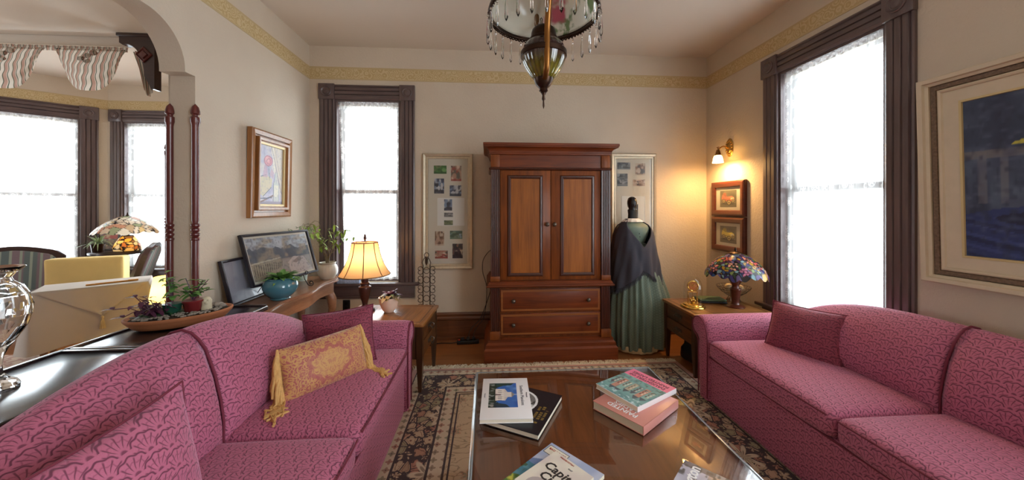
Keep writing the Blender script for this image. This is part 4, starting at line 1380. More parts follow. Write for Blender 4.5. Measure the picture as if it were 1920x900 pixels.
def art_blue():
    c = Canvas(150, 120, (50, 60, 84))
    c.noise(5, 8, (80, 94, 116), .35, .8, .9, 1).noise(14, 3, (34, 40, 66), .45, .8, .7, 2)
    for u, w_ in ((.06, .05), (.14, .04), (.22, .06), (.31, .04), (.42, .05), (.55, .05), (.7, .06), (.86, .05)): c.rect(u, .34, u + w_ * .6, .66, (120, 116, 122), .6)
    c.rect(.0, .62, 1, .67, (116, 108, 108), .75).rect(.29, .60, .36, 1, (124, 116, 114), .7).rect(.62, .55, .68, 1, (110, 106, 112), .6)
    c.noise(18, 14, (60, 66, 92), .5, .9, .5, 3)
    c.blend(((c.V < .27 + .05 * np.sin(c.U * 7)) * .9), (34, 48, 104)).blend((np.sin(c.V * 90 + 6 * np.sin(c.U * 5)) > .6) * (c.V < .26) * .5, (66, 82, 140)).blend((np.sin(c.V * 60 + 5 * np.sin(c.U * 4)) > .7) * (c.V < .24) * .6, (20, 28, 62))
    c.ell(.28, .25, .16, .04, (26, 30, 54), .8)
    c.poly([(.17, .69), (.24, .72), (.27, .70), (.2, .685)], (190, 180, 70)).poly([(.22, .70), (.32, .755), (.26, .70)], (176, 168, 84))
    for k in range(16): c.line(.22 + .01 * k, .68 + .01 * math.sin(k), .27 + .018 * k, .66 + .02 * math.sin(k * 2.1), .004, (34, 46, 50), .9)
    for u, v in ((.40, .77), (.44, .79), (.37, .75), (.47, .74)): c.ell(u, v, .03, .026, (168, 170, 196), .85)
    c.noise(40, 40, (96, 106, 132), .55, .95, .45, 6).noise(70, 24, (30, 36, 56), .6, .95, .5, 7)
    return c
cw_, ch_ = .92, .765
cy_ = 1.722 - .155 - cw_ / 2
r_ = framed('framed_painting', 'large dark blue painting in a wide cream frame on the right wall', (XR - .002, cy_, 1.505), R(-90), cw_, ch_,
            [(.010, .016), (.066, .022), (.070, .030), (.078, .034), (.084, .030), (.084, .02), (.112, .02), (.112, .040), (.124, .046), (.128, .058), (.146, .062), (.152, .056), (.154, 0)], 'cream_frame', R(1.6))
picture('canvas', art_blue(), cw_ + .01, ch_ + .01, 'picture', r_, (-cw_ / 2 - .005, -.012, -ch_ / 2 - .005))
frame_mb(cw_, ch_, [(-.002, .012), (0, .019), (.010, .019), (.011, .012)]).build('gilt_slip', 'gilt', r_, 20)
frame_mb(cw_, ch_, [(.084, .021), (.088, .033), (.108, .033), (.112, .021)]).build('beaded_band', 'rope', r_, 20)
MB().box(-cw_ / 2 - .1, cw_ / 2 + .1, -.010, -.002, -ch_ / 2 - .1, ch_ / 2 + .1).build('backing_board', 'cream_frame', r_, None)

# collage frames on the back wall
def mini_photo(seed, pal):
    rs = np.random.RandomState(seed)
    c = Canvas(36, 36, pal[0])
    for k in range(4): c.noise(rs.randint(2, 6), rs.randint(2, 6), pal[k % len(pal)], .45, .75, .9, seed * 7 + k)
    for k in range(7): c.ell(rs.rand(), rs.rand(), .05 + .16 * rs.rand(), .05 + .2 * rs.rand(), pal[rs.randint(len(pal))], .85)
    c.rect(0, 0, 1, .08 + .2 * rs.rand(), pal[-1], .7)
    return c
def collage(label, cx, z0, z1, w, spots, opening, group):
    h = z1 - z0; bw = .055
    root = thing('photo_collage_frame', label, 'picture', (cx, YB - .002, (z0 + z1) / 2), 0, group)
    ow, oh = w - 2 * bw, h - 2 * bw
    frame_mb(ow, oh, [(0, .012), (.004, .022), (.012, .024), (.014, .020), (.022, .020), (.026, .030), (.046, .036), (.052, .032), (.055, .026), (.055, 0)]).build('frame', 'silver', root, 20)
    MB().box(-ow / 2 - .01, ow / 2 + .01, -.012, -.003, -oh / 2 - .01, oh / 2 + .01).build('mat_board', 'mat', root, None)
    if opening:
        a, b, c_, d = opening
        frame_mb(a, b, [(0, .0125), (0, .015), (.006, .015), (.006, .0125)]).build('mat_window', 'mat_white', root, None, loc=(c_, 0, d))
        MB().box(c_ - a / 2, c_ + a / 2, -.0130, -.012, d - b / 2, d + b / 2).build('inner_mat', 'mat_white', root, None)
    for k, (x, z, pw, ph, pal) in enumerate(spots):
        picture('photo', mini_photo(k * 3 + int(cx * 100) % 50, pal), pw, ph, 'photo', root, (x - pw / 2, -.0142, z - ph / 2))
    MB().box(-ow / 2, ow / 2, -.0185, -.0175, -oh / 2, oh / 2).build('glazing', 'pane', root, None)
    return root
G, Wm, B_, Bn, Bw = [(60, 110, 50), (110, 160, 90), (150, 120, 100), (40, 80, 40)], [(180, 140, 120), (222, 196, 176), (90, 80, 70), (150, 60, 50)], [(60, 70, 96), (120, 140, 170), (200, 200, 206), (40, 44, 60)], [(120, 90, 70), (180, 150, 130), (70, 56, 50), (200, 180, 160)], [(90, 92, 96), (160, 160, 162), (50, 52, 56), (120, 122, 126)]
def spots_from(rects, x0, x1, y0, y1, w, h):
    """sub-rectangles measured inside the frame outline -> local centres and sizes"""
    o = []
    for a, b, c_, d, pal in rects:
        u0, u1 = (a - x0) / (x1 - x0), (b - x0) / (x1 - x0); v0, v1 = 1 - (d - y0) / (y1 - y0), 1 - (c_ - y0) / (y1 - y0)
        o.append((((u0 + u1) / 2 - .5) * w, ((v0 + v1) / 2 - .5) * h, (u1 - u0) * w, (v1 - v0) * h, pal))
    return o
LR = [(120, 207, 128, 185, G), (237, 308, 128, 235, Wm), (122, 190, 218, 322, B_), (228, 308, 265, 340, B_), (190, 245, 362, 440, B_), (190, 250, 455, 485, Bw), (190, 250, 508, 540, [(110, 120, 80), (90, 100, 70), (140, 140, 100), (80, 90, 60)]),
      (128, 190, 583, 683, Bn), (230, 315, 580, 638, [(70, 100, 90), (150, 170, 190), (60, 80, 60), (110, 130, 110)]), (128, 215, 717, 772, Wm), (247, 318, 670, 772, [(60, 50, 54), (150, 110, 90), (210, 190, 160), (40, 36, 40)])]
w_, h_ = .512, 1.19
collage('silver collage frame of eleven small photographs, between window and armoire', -.412, .731, 1.921, w_, spots_from(LR, 45, 388, 45, 845, w_, h_), (.265, .275, .03, -.005), 'collage frames on the far wall')
RR = [(65, 115, 82, 115, Bw), (135, 172, 85, 142, Bn), (65, 105, 135, 195, Bw), (125, 172, 163, 195, Bn)]
w_, h_ = .50, 1.20
sp = spots_from(RR, 40, 215, 40, 575, w_, h_)
sp.append((0.0, -.02, .10, .16, Bw)); sp += [(-.10, -.36, .12, .09, B_), (.10, -.37, .1, .13, Bn), (-.09, -.48, .1, .1, Wm), (.10, -.50, .12, .08, G)]
collage('silver collage frame half hidden behind the dressed mannequin', 1.555, .741, 1.941, w_, sp, (.25, .32, 0.0, -.02), 'collage frames on the far wall')

# two small framed pictures of old cars
def car_art(body, bg_, trim):
    c = Canvas(110, 90, bg_)
    c.noise(6, 5, tuple(v * .8 for v in bg_), .4, .8, .7, 1).rect(0, 0, 1, .22, tuple(v * .85 for v in bg_)).ell(.5, .2, .42, .06, tuple(v * .5 for v in bg_), .7)
    c.poly([(.10, .55), (.16, .74), (.36, .78), (.44, .62), (.72, .66), (.86, .58), (.90, .42), (.66, .32), (.30, .36), (.12, .44)], body)
    c.poly([(.16, .74), (.22, .86), (.38, .86), (.42, .64), (.36, .62)], tuple(v * .8 for v in body)).poly([(.44, .58), (.72, .63), (.84, .56), (.7, .5)], tuple(min(255, v * 1.25) for v in body))
    for u, v, r in ((.24, .36, .10), (.56, .27, .13), (.80, .38, .09)):
        c.ell(u, v, r, r * 1.25, (46, 42, 40)).ell(u, v, r * .72, r * .9, trim).ell(u, v, r * .3, r * .38, (70, 60, 50))
        for k in range(6): c.line(u, v, u + r * .7 * math.cos(k * PI / 3), v + r * .88 * math.sin(k * PI / 3), .006, (60, 52, 46))
    c.ell(.70, .50, .045, .06, (236, 228, 190)).ell(.80, .52, .04, .055, (236, 228, 190)).line(.30, .44, .64, .38, .02, tuple(v * .6 for v in body)).line(.18, .46, .14, .34, .016, (60, 54, 48))
    c.noise(30, 26, tuple(v * .9 for v in bg_), .6, .9, .3, 8)
    return c
for k, (zc, body, bgc, lab) in enumerate(((1.452, (196, 112, 92), (112, 108, 92), 'upper of two wood framed pictures, showing a red vintage car under the sconce'), (1.098, (206, 186, 92), (122, 116, 108), 'lower of two wood framed pictures, showing a yellow vintage car'))):
    r_ = framed('framed_print', lab, (XR - .003, 3.268, zc), R(-90), .355, .225, [(0, .012), (.003, .026), (.012, .030), (.040, .034), (.052, .030), (.060, .022), (.060, 0)], 'red_frame')
    MB().box(-.19, .19, -.012, -.002, -.12, .12).build('mat_board', 'mat', r_, None)
    picture('print', car_art(body, bgc, (200, 180, 130)), .235, .165, 'photo', r_, (-.1175, -.0128, -.0825))
    MB().box(-.178, .178, -.0175, -.0165, -.113, .113).build('glazing', 'pane', r_, None)

# brass wall sconce with one lit frosted shade
def sconce():
    root = thing('wall_sconce', 'lit brass wall sconce with frosted glass shade above the car pictures', 'lamp', (XR - .001, 3.262, 1.955), R(-90))
    m = MB().lathe([(.001, .0), (.052, .0), (.052, .004), (.046, .010), (.034, .010), (.030, .016), (.014, .020), (0, .022)], 28, sy=1.75)
    m.move(Matrix.Rotation(R(90), 4, 'X')); m.build('backplate', 'brass', root, 40)
    m = MB(); rnd = random.Random(2)
    for k in range(14):
        a = k * PI / 7
        m.ball((math.cos(a) * .040, -.010, math.sin(a) * .068), .011, 1, .6, 1, 8, 6)
    m.build('leaf_ornament', 'brass', root, 60)
    pts = [(0, -.015, 0)] + [(.040 * t, -.015 - .135 * t, -.012 + .030 * math.sin(t * PI) - .02 * t) for t in [q / 10 for q in range(1, 11)]]
    MB().tube(pts, .006, 10).build('arm', 'brass', root, 60)
    cx, cy = .040, -.150
    MB().lathe([(.006, -.028), (.014, -.030), (.016, -.044), (.020, -.050), (.022, -.066), (.030, -.078), (.030, -.086), (.0, -.088)][::-1], 20, (cx, cy, 0)).build('lamp_holder', 'strap', root, 40)
    m = MB().tube([(cx, cy, -.03), (cx, cy, -.005)], .004, 8); m.tube([(cx - .018, cy, -.006), (cx + .018, cy, -.006)], .004, 8); m.build('switch_key', 'strap', root, 60)
    m = MB().shell([(.026, -.084), (.034, -.096), (.040, -.118), (.043, -.140), (.047, -.155)], 28, (cx, cy, 0), lambda a, k: (1 + .03 * math.cos(a * 12), 0)); m.build('glass_shade', 'sconce_glass', root, 60)
    g = lamp_light('bulb', (cx, cy, -.135), 26.0, (1.0, .58, .22), .028); g.parent = root
    return root
sconce()

# black outlet plate
t_ = thing('wall_outlet', 'black wall outlet plate below the narrow window', 'outlet', (-1.433, YB - .001, .368))
MB().box(-.036, .036, -.006, 0, -.058, .058, .003).build('cover_plate', 'black', t_, 30)
for dz in (-.022, .022):
    m = MB().lathe([(.0165, 0), (.0165, .003), (.014, .004), (0, .004)], 16); m.move(Matrix.Translation((0, -.005, dz)) @ Matrix.Rotation(R(90), 4, 'X')); m.build('socket', 'iron', t_, 40)

# ------------------------------------------------------------------ hanging oil lamp
def hanging_lamp():
    zb = 1.716
    root = thing('hanging_lamp', 'antique hanging oil lamp with painted glass dome and crystal prisms', 'lamp', (.20, 1.24, zb))
    MB().lathe([(0, 0), (.004, .012), (.003, .03), (.007, .036), (.005, .05), (.009, .056), (.006, .066), (.012, .072)], 14).build('finial', 'bronze', root, 50)
    MB().lathe([(.010, .060), (.016, .066), (.014, .074), (.024, .084), (.030, .092), (.034, .104), (.036, .112), (.030, .116)], 28).build('font_cup', 'bronze', root, 40)
    MB().lathe([(.034, .108), (.048, .122), (.064, .145), (.076, .170), (.081, .190), (.080, .205), (.074, .222), (.064, .236), (.050, .246)], 44).build('oil_font', 'amber', root, 60)
    MB().lathe([(.0805, .186), (.083, .188), (.083, .204), (.081, .206)], 44).build('font_band', 'bronze', root, 40)
    MB().lathe([(.052, .243), (.052, .252), (.046, .256), (.045, .272), (.042, .284), (.032, .294), (.018, .299), (.006, .300), (0, .300)], 28).build('burner', 'bronze', root, 45)
    m = MB().tube([(-.012, 0, .298), (-.010, 0, .318), (-.012, 0, .326), (-.008, 0, .330), (-.005, 0, .325), (-.006, 0, .30)], .0018, 6); m.build('wick_key', 'bronze', root, 60)
    # clear chimney
    MB().shell([(.026, .30), (.034, .325), (.030, .36), (.024, .40), (.023, .52)], 28).build('glass_chimney', 'dome', root, 60)
    # gallery ring with braided edge
    zr = 2.058 - zb; rr = .195
    m = MB().tube([(rr * math.cos(2 * PI * k / 64), rr * math.sin(2 * PI * k / 64), zr) for k in range(64)], .006, 8, True)
    m.tube([((rr + .003 * math.cos(k * 1.7)) * math.cos(2 * PI * k / 320), (rr + .003 * math.cos(k * 1.7)) * math.sin(2 * PI * k / 320), zr - .009 + .003 * math.sin(k * 1.7)) for k in range(320)], .003, 5, True)
    m.tube([(rr * math.cos(2 * PI * k / 64), rr * math.sin(2 * PI * k / 64), zr + .010) for k in range(64)], .003, 6, True)
    m.build('shade_ring', 'bronze', root, 60)
    prof = [(.186, zr + .006), (.190, zr + .02), (.188, zr + .045), (.178, zr + .08), (.160, zr + .115), (.132, zr + .148), (.100, zr + .172), (.070, zr + .185), (.052, zr + .195), (.050, zr + .215)]
    d = MB().shell(prof, 56).build('glass_dome', 'milk', root, 60)
    MB().lathe([(.052, zr + .213), (.056, zr + .215), (.056, zr + .225), (.050, zr + .228)], 28).build('dome_crown', 'bronze', root, 40)
    # harp straps, front and back
    for sg in (-1, 1):
        pts = [(0, sg * .030, .100), (0, sg * .070, .112), (0, sg * .090, .135), (0, sg * .098, .18), (0, sg * .104, .26), (0, sg * .150, .34), (0, sg * .214, .40), (0, sg * .200, .52), (0, sg * .10, .62), (0, sg * .02, .66)]
        # smooth the strap
        P = [Vector(p) for p in pts]; S = []
        for i in range(len(P) - 1):
            a, b, c_, e = P[max(0, i - 1)], P[i], P[i + 1], P[min(len(P) - 1, i + 2)]
            for q in range(6):
                t = q / 6
                S.append(.5 * ((2 * b) + (c_ - a) * t + (2 * a - 5 * b + 4 * c_ - e) * t * t + (3 * b - a - 3 * c_ + e) * t ** 3))
        S.append(P[-1])
        m = MB(); m.tube(S, .0075, 8)
        bmesh.ops.scale(m.bm, vec=(1.35, .8, 1), verts=m.bm.verts)
        m.build('harp_strap', 'strap', root, 60)
    m = MB().tube([(0, 0, .64), (0, 0, H - zb - .02)], .007, 10); m.build('hanging_rod', 'bronze', root, 60)
    MB().lathe([(.010, H - zb - .07), (.03, H - zb - .06), (.055, H - zb - .03), (.06, H - zb - .001)], 28).build('ceiling_canopy', 'bronze', root, 40)
    # crystal prisms around the ring
    m = MB()
    L = .074
    m.lathe([(.0, -.012 - L), (.0035, -.006 - L), (.0062, -.018 - L * .72), (.0052, -.016 - L * .35), (.0025, -.014), (.0, -.011)], 6)
    m.ball((0, 0, -.004), .0045, 1, 1, 1, 8, 6)
    proto = m.build('crystal_prism', 'crystal', root, 20)
    hook = MB().tube([(0, 0, .0), (.002, 0, .006), (0, 0, .010)], .0009, 5).build('prism_hook', 'bronze', proto, 60)
    N = 28
    for k in range(N):
        a = 2 * PI * (k + .5) / N
        o, hk = (proto, hook) if k == 0 else (proto.copy(), hook.copy())
        if k:
            COL.objects.link(o); COL.objects.link(hk); o.parent = root; hk.parent = o
        o.location = ((rr + .006) * math.cos(a), (rr + .006) * math.sin(a), zr - .020)
        o.rotation_euler = (0, 0, a)
    return root
hanging_lamp()

# ------------------------------------------------------------------ swag valance over the bay opening
def valance():
    Yv = 3.555; zt = 2.872
    root = thing('swag_valance', 'striped swag valance on a white rod over the bay opening', 'curtain', (-4.1, Yv, zt))
    MB().tube([(-2.0, 0, .0), (.62, 0, .0)], .017, 12).build('rod', 'cream_frame', root, 60)
    m = MB().lathe([(.0, 0), (.010, .004), (.016, .014), (.012, .022), (.018, .030), (.010, .040), (0, .046)], 14); m.move(Matrix.Translation((.615, 0, 0)) @ Matrix.Rotation(R(90), 4, 'Y')); m.build('rod_finial', 'gold', root, 50)
    def swag(x0, x1, drop, seed):
        rnd = random.Random(seed)
        rows, uvs = [], []
        nu, nv = 44, 26
        for j in range(nv + 1):
            t = j / nv
            row, uv = [], []
            for i in range(nu + 1):
                s = i / nu
                u = 2 * s - 1
                # hangs as a half moon: sides draw in, the middle drops
                half = (x1 - x0) / 2
                x = (x0 + x1) / 2 + u * half * (1 - .20 * t ** 1.2)
                z = -.012 - t * drop * (max(0.0, 1 - abs(u) ** 3.2)) ** .8
                y = -.020 - .055 * math.sin(t * PI * .9) * (1 - abs(u) ** 2) + .006 * math.sin(t * 24 + 2.2 * u * u) * (1 - abs(u) * .6) * t ** .3
                row.append((x, y, z)); uv.append((x0 + s * .7 + .10 * t * t * math.exp(-((u + .2) * 2.6) ** 2), t * .4))
            rows.append(row); uvs.append(uv)
        o = MB().grid(rows, uvs).build('swag', 'valance', root, 70)
        # knot of cloth at the top of the swag
        m = MB()
        for k in range(4):
            m.ball((( x0 + x1) / 2 + .05 * math.cos(k * 1.6), -.05, -.06 - .03 * k), .028, 1.2, .7, .9, 10, 8)
        m.build('knot', 'valance', o, 60)
    swag(-.665, -.020, .395, 1); swag(.035, .700, .400, 2); swag(-1.38, -.71, .39, 3)
    # gathered band along the rod
    rows, uvs = [], []
    for j in range(5):
        rows.append([(-2.0 + 2.69 * i / 120, -.019 + .004 * math.sin(i * 1.9 + j), .012 - .012 * j) for i in range(121)]); uvs.append([(i * .03, j * .01) for i in range(121)])
    MB().grid(rows, uvs).build('heading_band', 'valance', root, 70)
    # tail at the right end
    rows, uvs = [], []
    for j in range(15):
        t = j / 14
        rows.append([(.745 + .17 * s - .05 * (1 - s) * t * 0 + .10 * t * (1 - s), -.03 + .02 * math.sin(s * 24), -.03 - t * (.30 + .12 * math.sin(s * PI * .9))) for s in [q / 24 for q in range(25)]]); uvs.append([(q / 24 * .4, t * .4) for q in range(25)])
    MB().grid(rows, uvs).build('tail', 'valance', root, 70)
valance()
# carved spandrel bracket
def bracket():
    root = thing('carved_bracket', 'dark carved wooden bracket in the upper corner of the bay opening', 'bracket', (-3.135, 3.49, 3.0))
    pts = [(0, -.001), (-.31, -.001), (-.31, -.09), (-.28, -.11)] + [(-.25 + .16 * math.sin(t), -.10 - .30 * (1 - math.cos(t))) for t in [q * PI / 16 for q in range(0, 9)]] + [(-.08, -.42), (-.05, -.47), (-.03, -.52), (0, -.52)]
    MB().prism(pts, 0, .07, 'y').build('spandrel', 'carved', root, 30)
    m = MB().lathe([(.075, 0), (.075, .010), (.066, .014), (.056, .004), (.040, .004), (.034, .016), (.014, .018), (0, .02)], 4); m.move(Matrix.Translation((-.09, .001, -.20)) @ Matrix.Rotation(R(90), 4, 'X')); m.build('rosette', 'post', root, 20)
    MB().box(-.33, 0, -.01, .08, -.03, -.001, .004).build('cap_moulding', 'carved', root, 30)
bracket()

# ================================================================== DRESS, LAMPS, PLANTS, SMALL THINGS
def interp(tab, x):
    if x <= tab[0][0]: return tab[0][1]
    for (a, p), (b, q) in zip(tab, tab[1:]):
        if x <= b:
            t = (x - a) / (b - a); t = t * t * (3 - 2 * t) * .5 + t * .5
            return p + (q - p) * t
    return tab[-1][1]
def mannequin():
    cx, cy = 1.425, 3.335
    root = thing('dressed_mannequin', 'mannequin in a long green dress and dark fringed shawl beside the armoire', 'mannequin', (cx, cy, 0), R(6))
    # form: stand, neck and featureless head in one surface
    m = MB().lathe([(.11, .012), (.11, .02), (.02, .035), (.014, .5), (.014, .95), (.10, 1.0), (.105, 1.05), (.14, 1.12), (.15, 1.17), (.10, 1.215), (.056, 1.235), (.047, 1.26), (.045, 1.30), (.050, 1.34), (.046, 1.345)], 32, sy=.72)
    m.build('dress_form', 'form_black', root, 60)
    m = MB().lathe([(.030, 1.335), (.034, 1.345), (.030, 1.355), (.040, 1.375), (.045, 1.405), (.044, 1.43), (.036, 1.455), (.020, 1.468), (0, 1.472)], 28, (-.006, 0, 0), 1.0, 1.15)
    m.build('head', 'form_head', root, 60)
    # bodice
    bod = [(.99, .120), (1.02, .118), (1.07, .140), (1.12, .158), (1.16, .168), (1.19, .150), (1.215, .108), (1.238, .066), (1.25, .056)]
    MB().lathe([(r, z) for z, r in bod], 48, (0, 0, 0), 1.0, .70, wob=lambda a, k: 1 + .012 * math.cos(a * 20)).build('bodice', 'dress', root, 70)
    # skirt, deep gathers growing towards the hem
    rows, uvs = [], []
    n = 168
    tab = [(.035, .285), (.2, .288), (.45, .278), (.7, .235), (.88, .175), (.97, .132), (1.0, .120)]
    for k in range(30):
        t = k / 29; z = 1.0 - .962 * t
        r0 = interp(tab, z); row, uv = [], []
        for i in range(n):
            a = 2 * PI * i / n
            g = .012 + .030 * t
            f = math.sin(a * 22 + 1.2 * math.sin(a * 3)) * g * .55 + math.sin(a * 13 + 2 + t) * g * .45
            lean = .055 * math.exp(-((z - .42) / .28) ** 2) * max(0, math.cos(a - .15))
            r = r0 + f + lean
            xx = r * math.cos(a)
            xx = xx * .80 if xx < 0 else xx * 1.10
            row.append((xx, r * math.sin(a) * .84, z + (.008 * math.sin(a * 9) if k == 29 else 0))); uv.append((a * .3, t))
        rows.append(row); uvs.append(uv + [(2 * PI * .3, t)])
    MB().grid(rows, uvs, wrap=True).build('skirt', 'dress', root, 80)
    MB().lathe([(.24, .010), (.243, .03), (.238, .06), (.20, .062)], 60, (.012, -.012, 0), .96, .92, wob=lambda a, k: 1 + .03 * math.sin(a * 17)).build('petticoat', 'petticoat', root, 70)
    MB().lathe([(.128, .985), (.130, .99), (.130, 1.012), (.127, 1.016)], 40, (0, 0, 0), 1, .74).build('waistband', 'dress', root, 50)
    # lace collar
    rows = []
    for k in range(5):
        t = k / 4
        rows.append([((.057 + .050 * t) * (1 + .05 * t * math.cos(i * 6 * 2 * PI / 60 * 2)) * math.cos(2 * PI * i / 60), (.057 + .044 * t) * .80 * (1 + .05 * t * math.cos(i * 12 * 2 * PI / 60)) * math.sin(2 * PI * i / 60), 1.258 - .033 * t ** 1.3) for i in range(60)])
    MB().grid(rows, wrap=True).build('collar', 'lacewhite', root, 70)
    m = MB().ball((.004, -.055, 1.228), .010, 1.1, .6, .8, 10, 8)
    for sg in (-1, 1): m.tube([(.004, -.062, 1.226), (.004 + sg * .012, -.075, 1.19), (.004 + sg * .018, -.10, 1.15)], [.003, .005, .004], 6)
    m.build('neck_bow', 'dress', root, 60)
    for k in range(4):
        MB().ball((.006, -.100 - .009 * k, 1.175 - .030 * k), .0055, 1, .6, 1, 8, 6).build('button', 'black', root, 60)
    # shawl: open V at the front, longer over the arms, pointed folds
    nu, nv = 150, 34
    rtab = [(.50, .300), (.62, .285), (.78, .262), (.95, .236), (1.08, .215), (1.15, .190), (1.19, .160), (1.215, .118), (1.235, .090), (1.255, .066)]
    def shawl_pt(phi, t, off=0.0):
        """phi = 0 at the front, positive to the viewer's right"""
        ap = abs(phi - .10)
        top = 1.252 if ap > 1.2 else .985 + .267 * (ap / 1.2) ** .9
        side = min(1, abs(phi) / 1.5)
        hem = .775 - .165 * math.sin(min(1, side * 1.1) * PI / 2) + (-.045 if phi < 0 else .01) * side
        if abs(phi) > 1.6: hem = hem - .03 * (abs(phi) - 1.6)
        z = top + (hem - top) * t
        r = interp(rtab, z) + off
        r += .012 * math.sin(phi * 9 + z * 7) * t + .008 * math.sin(phi * 17 - z * 11) * t
        lap = (phi + .42 - (1.0 - z) * 1.55)
        r += .014 * (1 / (1 + math.exp(lap * 22)))
        a = -PI / 2 + phi
        xx = r * math.cos(a)
        return (xx * (.84 if xx < 0 else 1.0), r * math.sin(a) * .76, z)
    rows = [[shawl_pt(-PI + 2 * PI * i / nu, t / nv) for i in range(nu)] for t in range(nv + 1)]
    s = MB().grid(rows, wrap=True).build('shawl', 'shawl', root, 80, thick=.005)
    m = MB(); rnd = random.Random(5)
    for i in range(260):
        phi = -PI + 2 * PI * i / 260
        p = Vector(shawl_pt(phi, 1.0, .003)); o = Vector((p.x, p.y, 0)).normalized()
        m.tube([p, p + o * .004 + Vector((0, 0, -.015)), p + o * .002 + Vector((rnd.uniform(-.006, .006), rnd.uniform(-.004, .004), -.034 - rnd.random() * .010))], [.0022, .0026, .0014], 5)
    tag(m.build('shawl_fringe', 'shawl', s, 60), kind='stuff')
    return root
mannequin()

# ------------------------------------------------------------------ lamps
def fabric_lamp():
    root = thing('table_lamp', 'lit table lamp with cream bell shade and dark turned base, by the window', 'lamp', (-1.0, 2.90, .52))
    MB().lathe([(.075, .0), (.078, .006), (.070, .018), (.050, .024), (.034, .034), (.022, .048), (.020, .060), (.026, .085), (.038, .125), (.046, .160), (.050, .185), (.048, .200), (.032, .208), (.030, .216), (.036, .222), (.036, .230), (.026, .236), (.027, .262), (.034, .268), (.034, .276), (.016, .284), (.014, .310), (.006, .312)], 32).build('base', 'lampbase', root, 40)
    prof = [(.098, .560), (.100, .548), (.104, .520), (.112, .480), (.126, .430), (.148, .375), (.176, .325), (.196, .298)]
    sh = MB().shell(prof, 48).build('lamp_shade', 'shade_fabric', root, 70)
    for k in range(8):
        a = 2 * PI * (k + .32) / 8
        MB().tube([((r + .001) * math.cos(a), (r + .001) * math.sin(a), z) for r, z in prof], .0034, 6).build('shade_seam', 'shade_trim', sh, 60)
    for r, z in ((.098, .560), (.196, .298)):
        MB().tube([(r * math.cos(2 * PI * k / 60), r * math.sin(2 * PI * k / 60), z) for k in range(60)], .004, 6, True).build('shade_binding', 'shade_trim', sh, 60)
    m = MB()
    for k in range(3):
        a = 2 * PI * k / 3; m.tube([(0, 0, .565), (.097 * math.cos(a), .097 * math.sin(a), .556)], .0016, 5)
    m.tube([(0, 0, .31), (.045, 0, .36), (.06, 0, .42), (.05, 0, .50), (0, 0, .565)], .0016, 5); m.tube([(0, 0, .31), (-.045, 0, .36), (-.06, 0, .42), (-.05, 0, .50), (0, 0, .565)], .0016, 5)
    m.build('shade_harp', 'brass', root, 60)
    MB().lathe([(.004, .562), (.010, .568), (.006, .576), (.012, .588), (.013, .598), (.008, .610), (.010, .616), (.004, .626), (0, .636)], 14).build('finial', 'lampbase', root, 40)
    g = lamp_light('bulb', (0, 0, .42), 3.0, (1.0, .70, .38), .03); g.parent = root
    return root
fabric_lamp()

def mosaic(verts, seeds, cols, lead=.010):
    """leaded glass: nearest seed gives the piece, the border between two pieces is lead"""
    P = np.array(verts)[:, None, :]; S = np.array(seeds)[None]
    d = np.sqrt(((P - S) ** 2).sum(-1)); o = np.sort(d, 1)
    c = np.array(cols, float)[d.argmin(1)]
    c[(o[:, 1] - o[:, 0]) < lead] = (40, 34, 36)
    return c
def tiffany_shade(name, prof, nseg, npr, seed, palette, parent, lead, roses=0, scallop=.0, nseeds=260):
    rs = np.random.RandomState(seed)
    # resample profile
    P = [Vector((r, z, 0)) for r, z in prof]; L = [0.0]
    for a, b in zip(P, P[1:]): L.append(L[-1] + (b - a).length)
    rows, uvs = [], []
    pr = []
    for k in range(npr + 1):
        s = L[-1] * k / npr
        i = max(j for j in range(len(L)) if L[j] <= s + 1e-9); i = min(i, len(L) - 2)
        t = (s - L[i]) / (L[i + 1] - L[i]); q = P[i].lerp(P[i + 1], t); pr.append((q.x, q.y))
    verts = []
    for k, (r, z) in enumerate(pr):
        e = max(0, (k / npr - .85) / .15)
        for i in range(nseg):
            a = 2 * PI * i / nseg
            w = scallop * e * (abs(math.sin(a * 9)) + .5 * math.sin(a * 5))
            verts.append((r * math.cos(a) * (1 + w * .2), r * math.sin(a) * (1 + w * .2), z - w * .5))
    seeds, cols = [], []
    def on(s_, a):
        k = min(npr, int(s_ * npr)); r, z = pr[k]
        return (r * math.cos(a), r * math.sin(a), z)
    for _ in range(nseeds):
        seeds.append(on(rs.rand() ** .6, rs.rand() * 2 * PI)); cols.append(palette[rs.randint(len(palette))])
    RC = [(236, 150, 138), (226, 116, 104), (240, 178, 150), (222, 138, 170)]
    for k in range(roses):
        a = 2 * PI * (k + .3 * rs.rand()) / roses; s_ = (.34, .62, .80)[k % 3]
        k0 = min(npr, int(s_ * npr)); r, z = pr[k0]
        base = RC[k % 4]
        for q in range(7):
            b = 2 * PI * q / 6; rad = .0 if q == 6 else .026
            aa = a + rad * math.cos(b) / max(.05, r); ss = s_ + rad * math.sin(b) / L[-1]
            seeds.append(on(max(0, min(1, ss)), aa)); f = rs.uniform(.8, 1.12); cols.append(tuple(min(255, v * f) for v in base))
    col = mosaic(verts, seeds, cols, lead)
    faces = []
    for k in range(npr):
        for i in range(nseg):
            j = (i + 1) % nseg; faces.append((k * nseg + i, k * nseg + j, (k + 1) * nseg + j, (k + 1) * nseg + i))
    me = bpy.data.meshes.new(name); me.from_pydata(verts, [], faces)
    c = col / 255.0; c = np.where(c <= .04045, c / 12.92, ((c + .055) / 1.055) ** 2.4)
    at = me.color_attributes.new('Col', 'FLOAT_COLOR', 'POINT'); at.data.foreach_set('color', np.concatenate([c, np.ones((len(c), 1))], 1).astype(np.float32).ravel())
    for p in me.polygons: p.use_smooth = True
    me.materials.append(M['tiffany'])
    o = bpy.data.objects.new(name, me); COL.objects.link(o); o.parent = parent
    return o
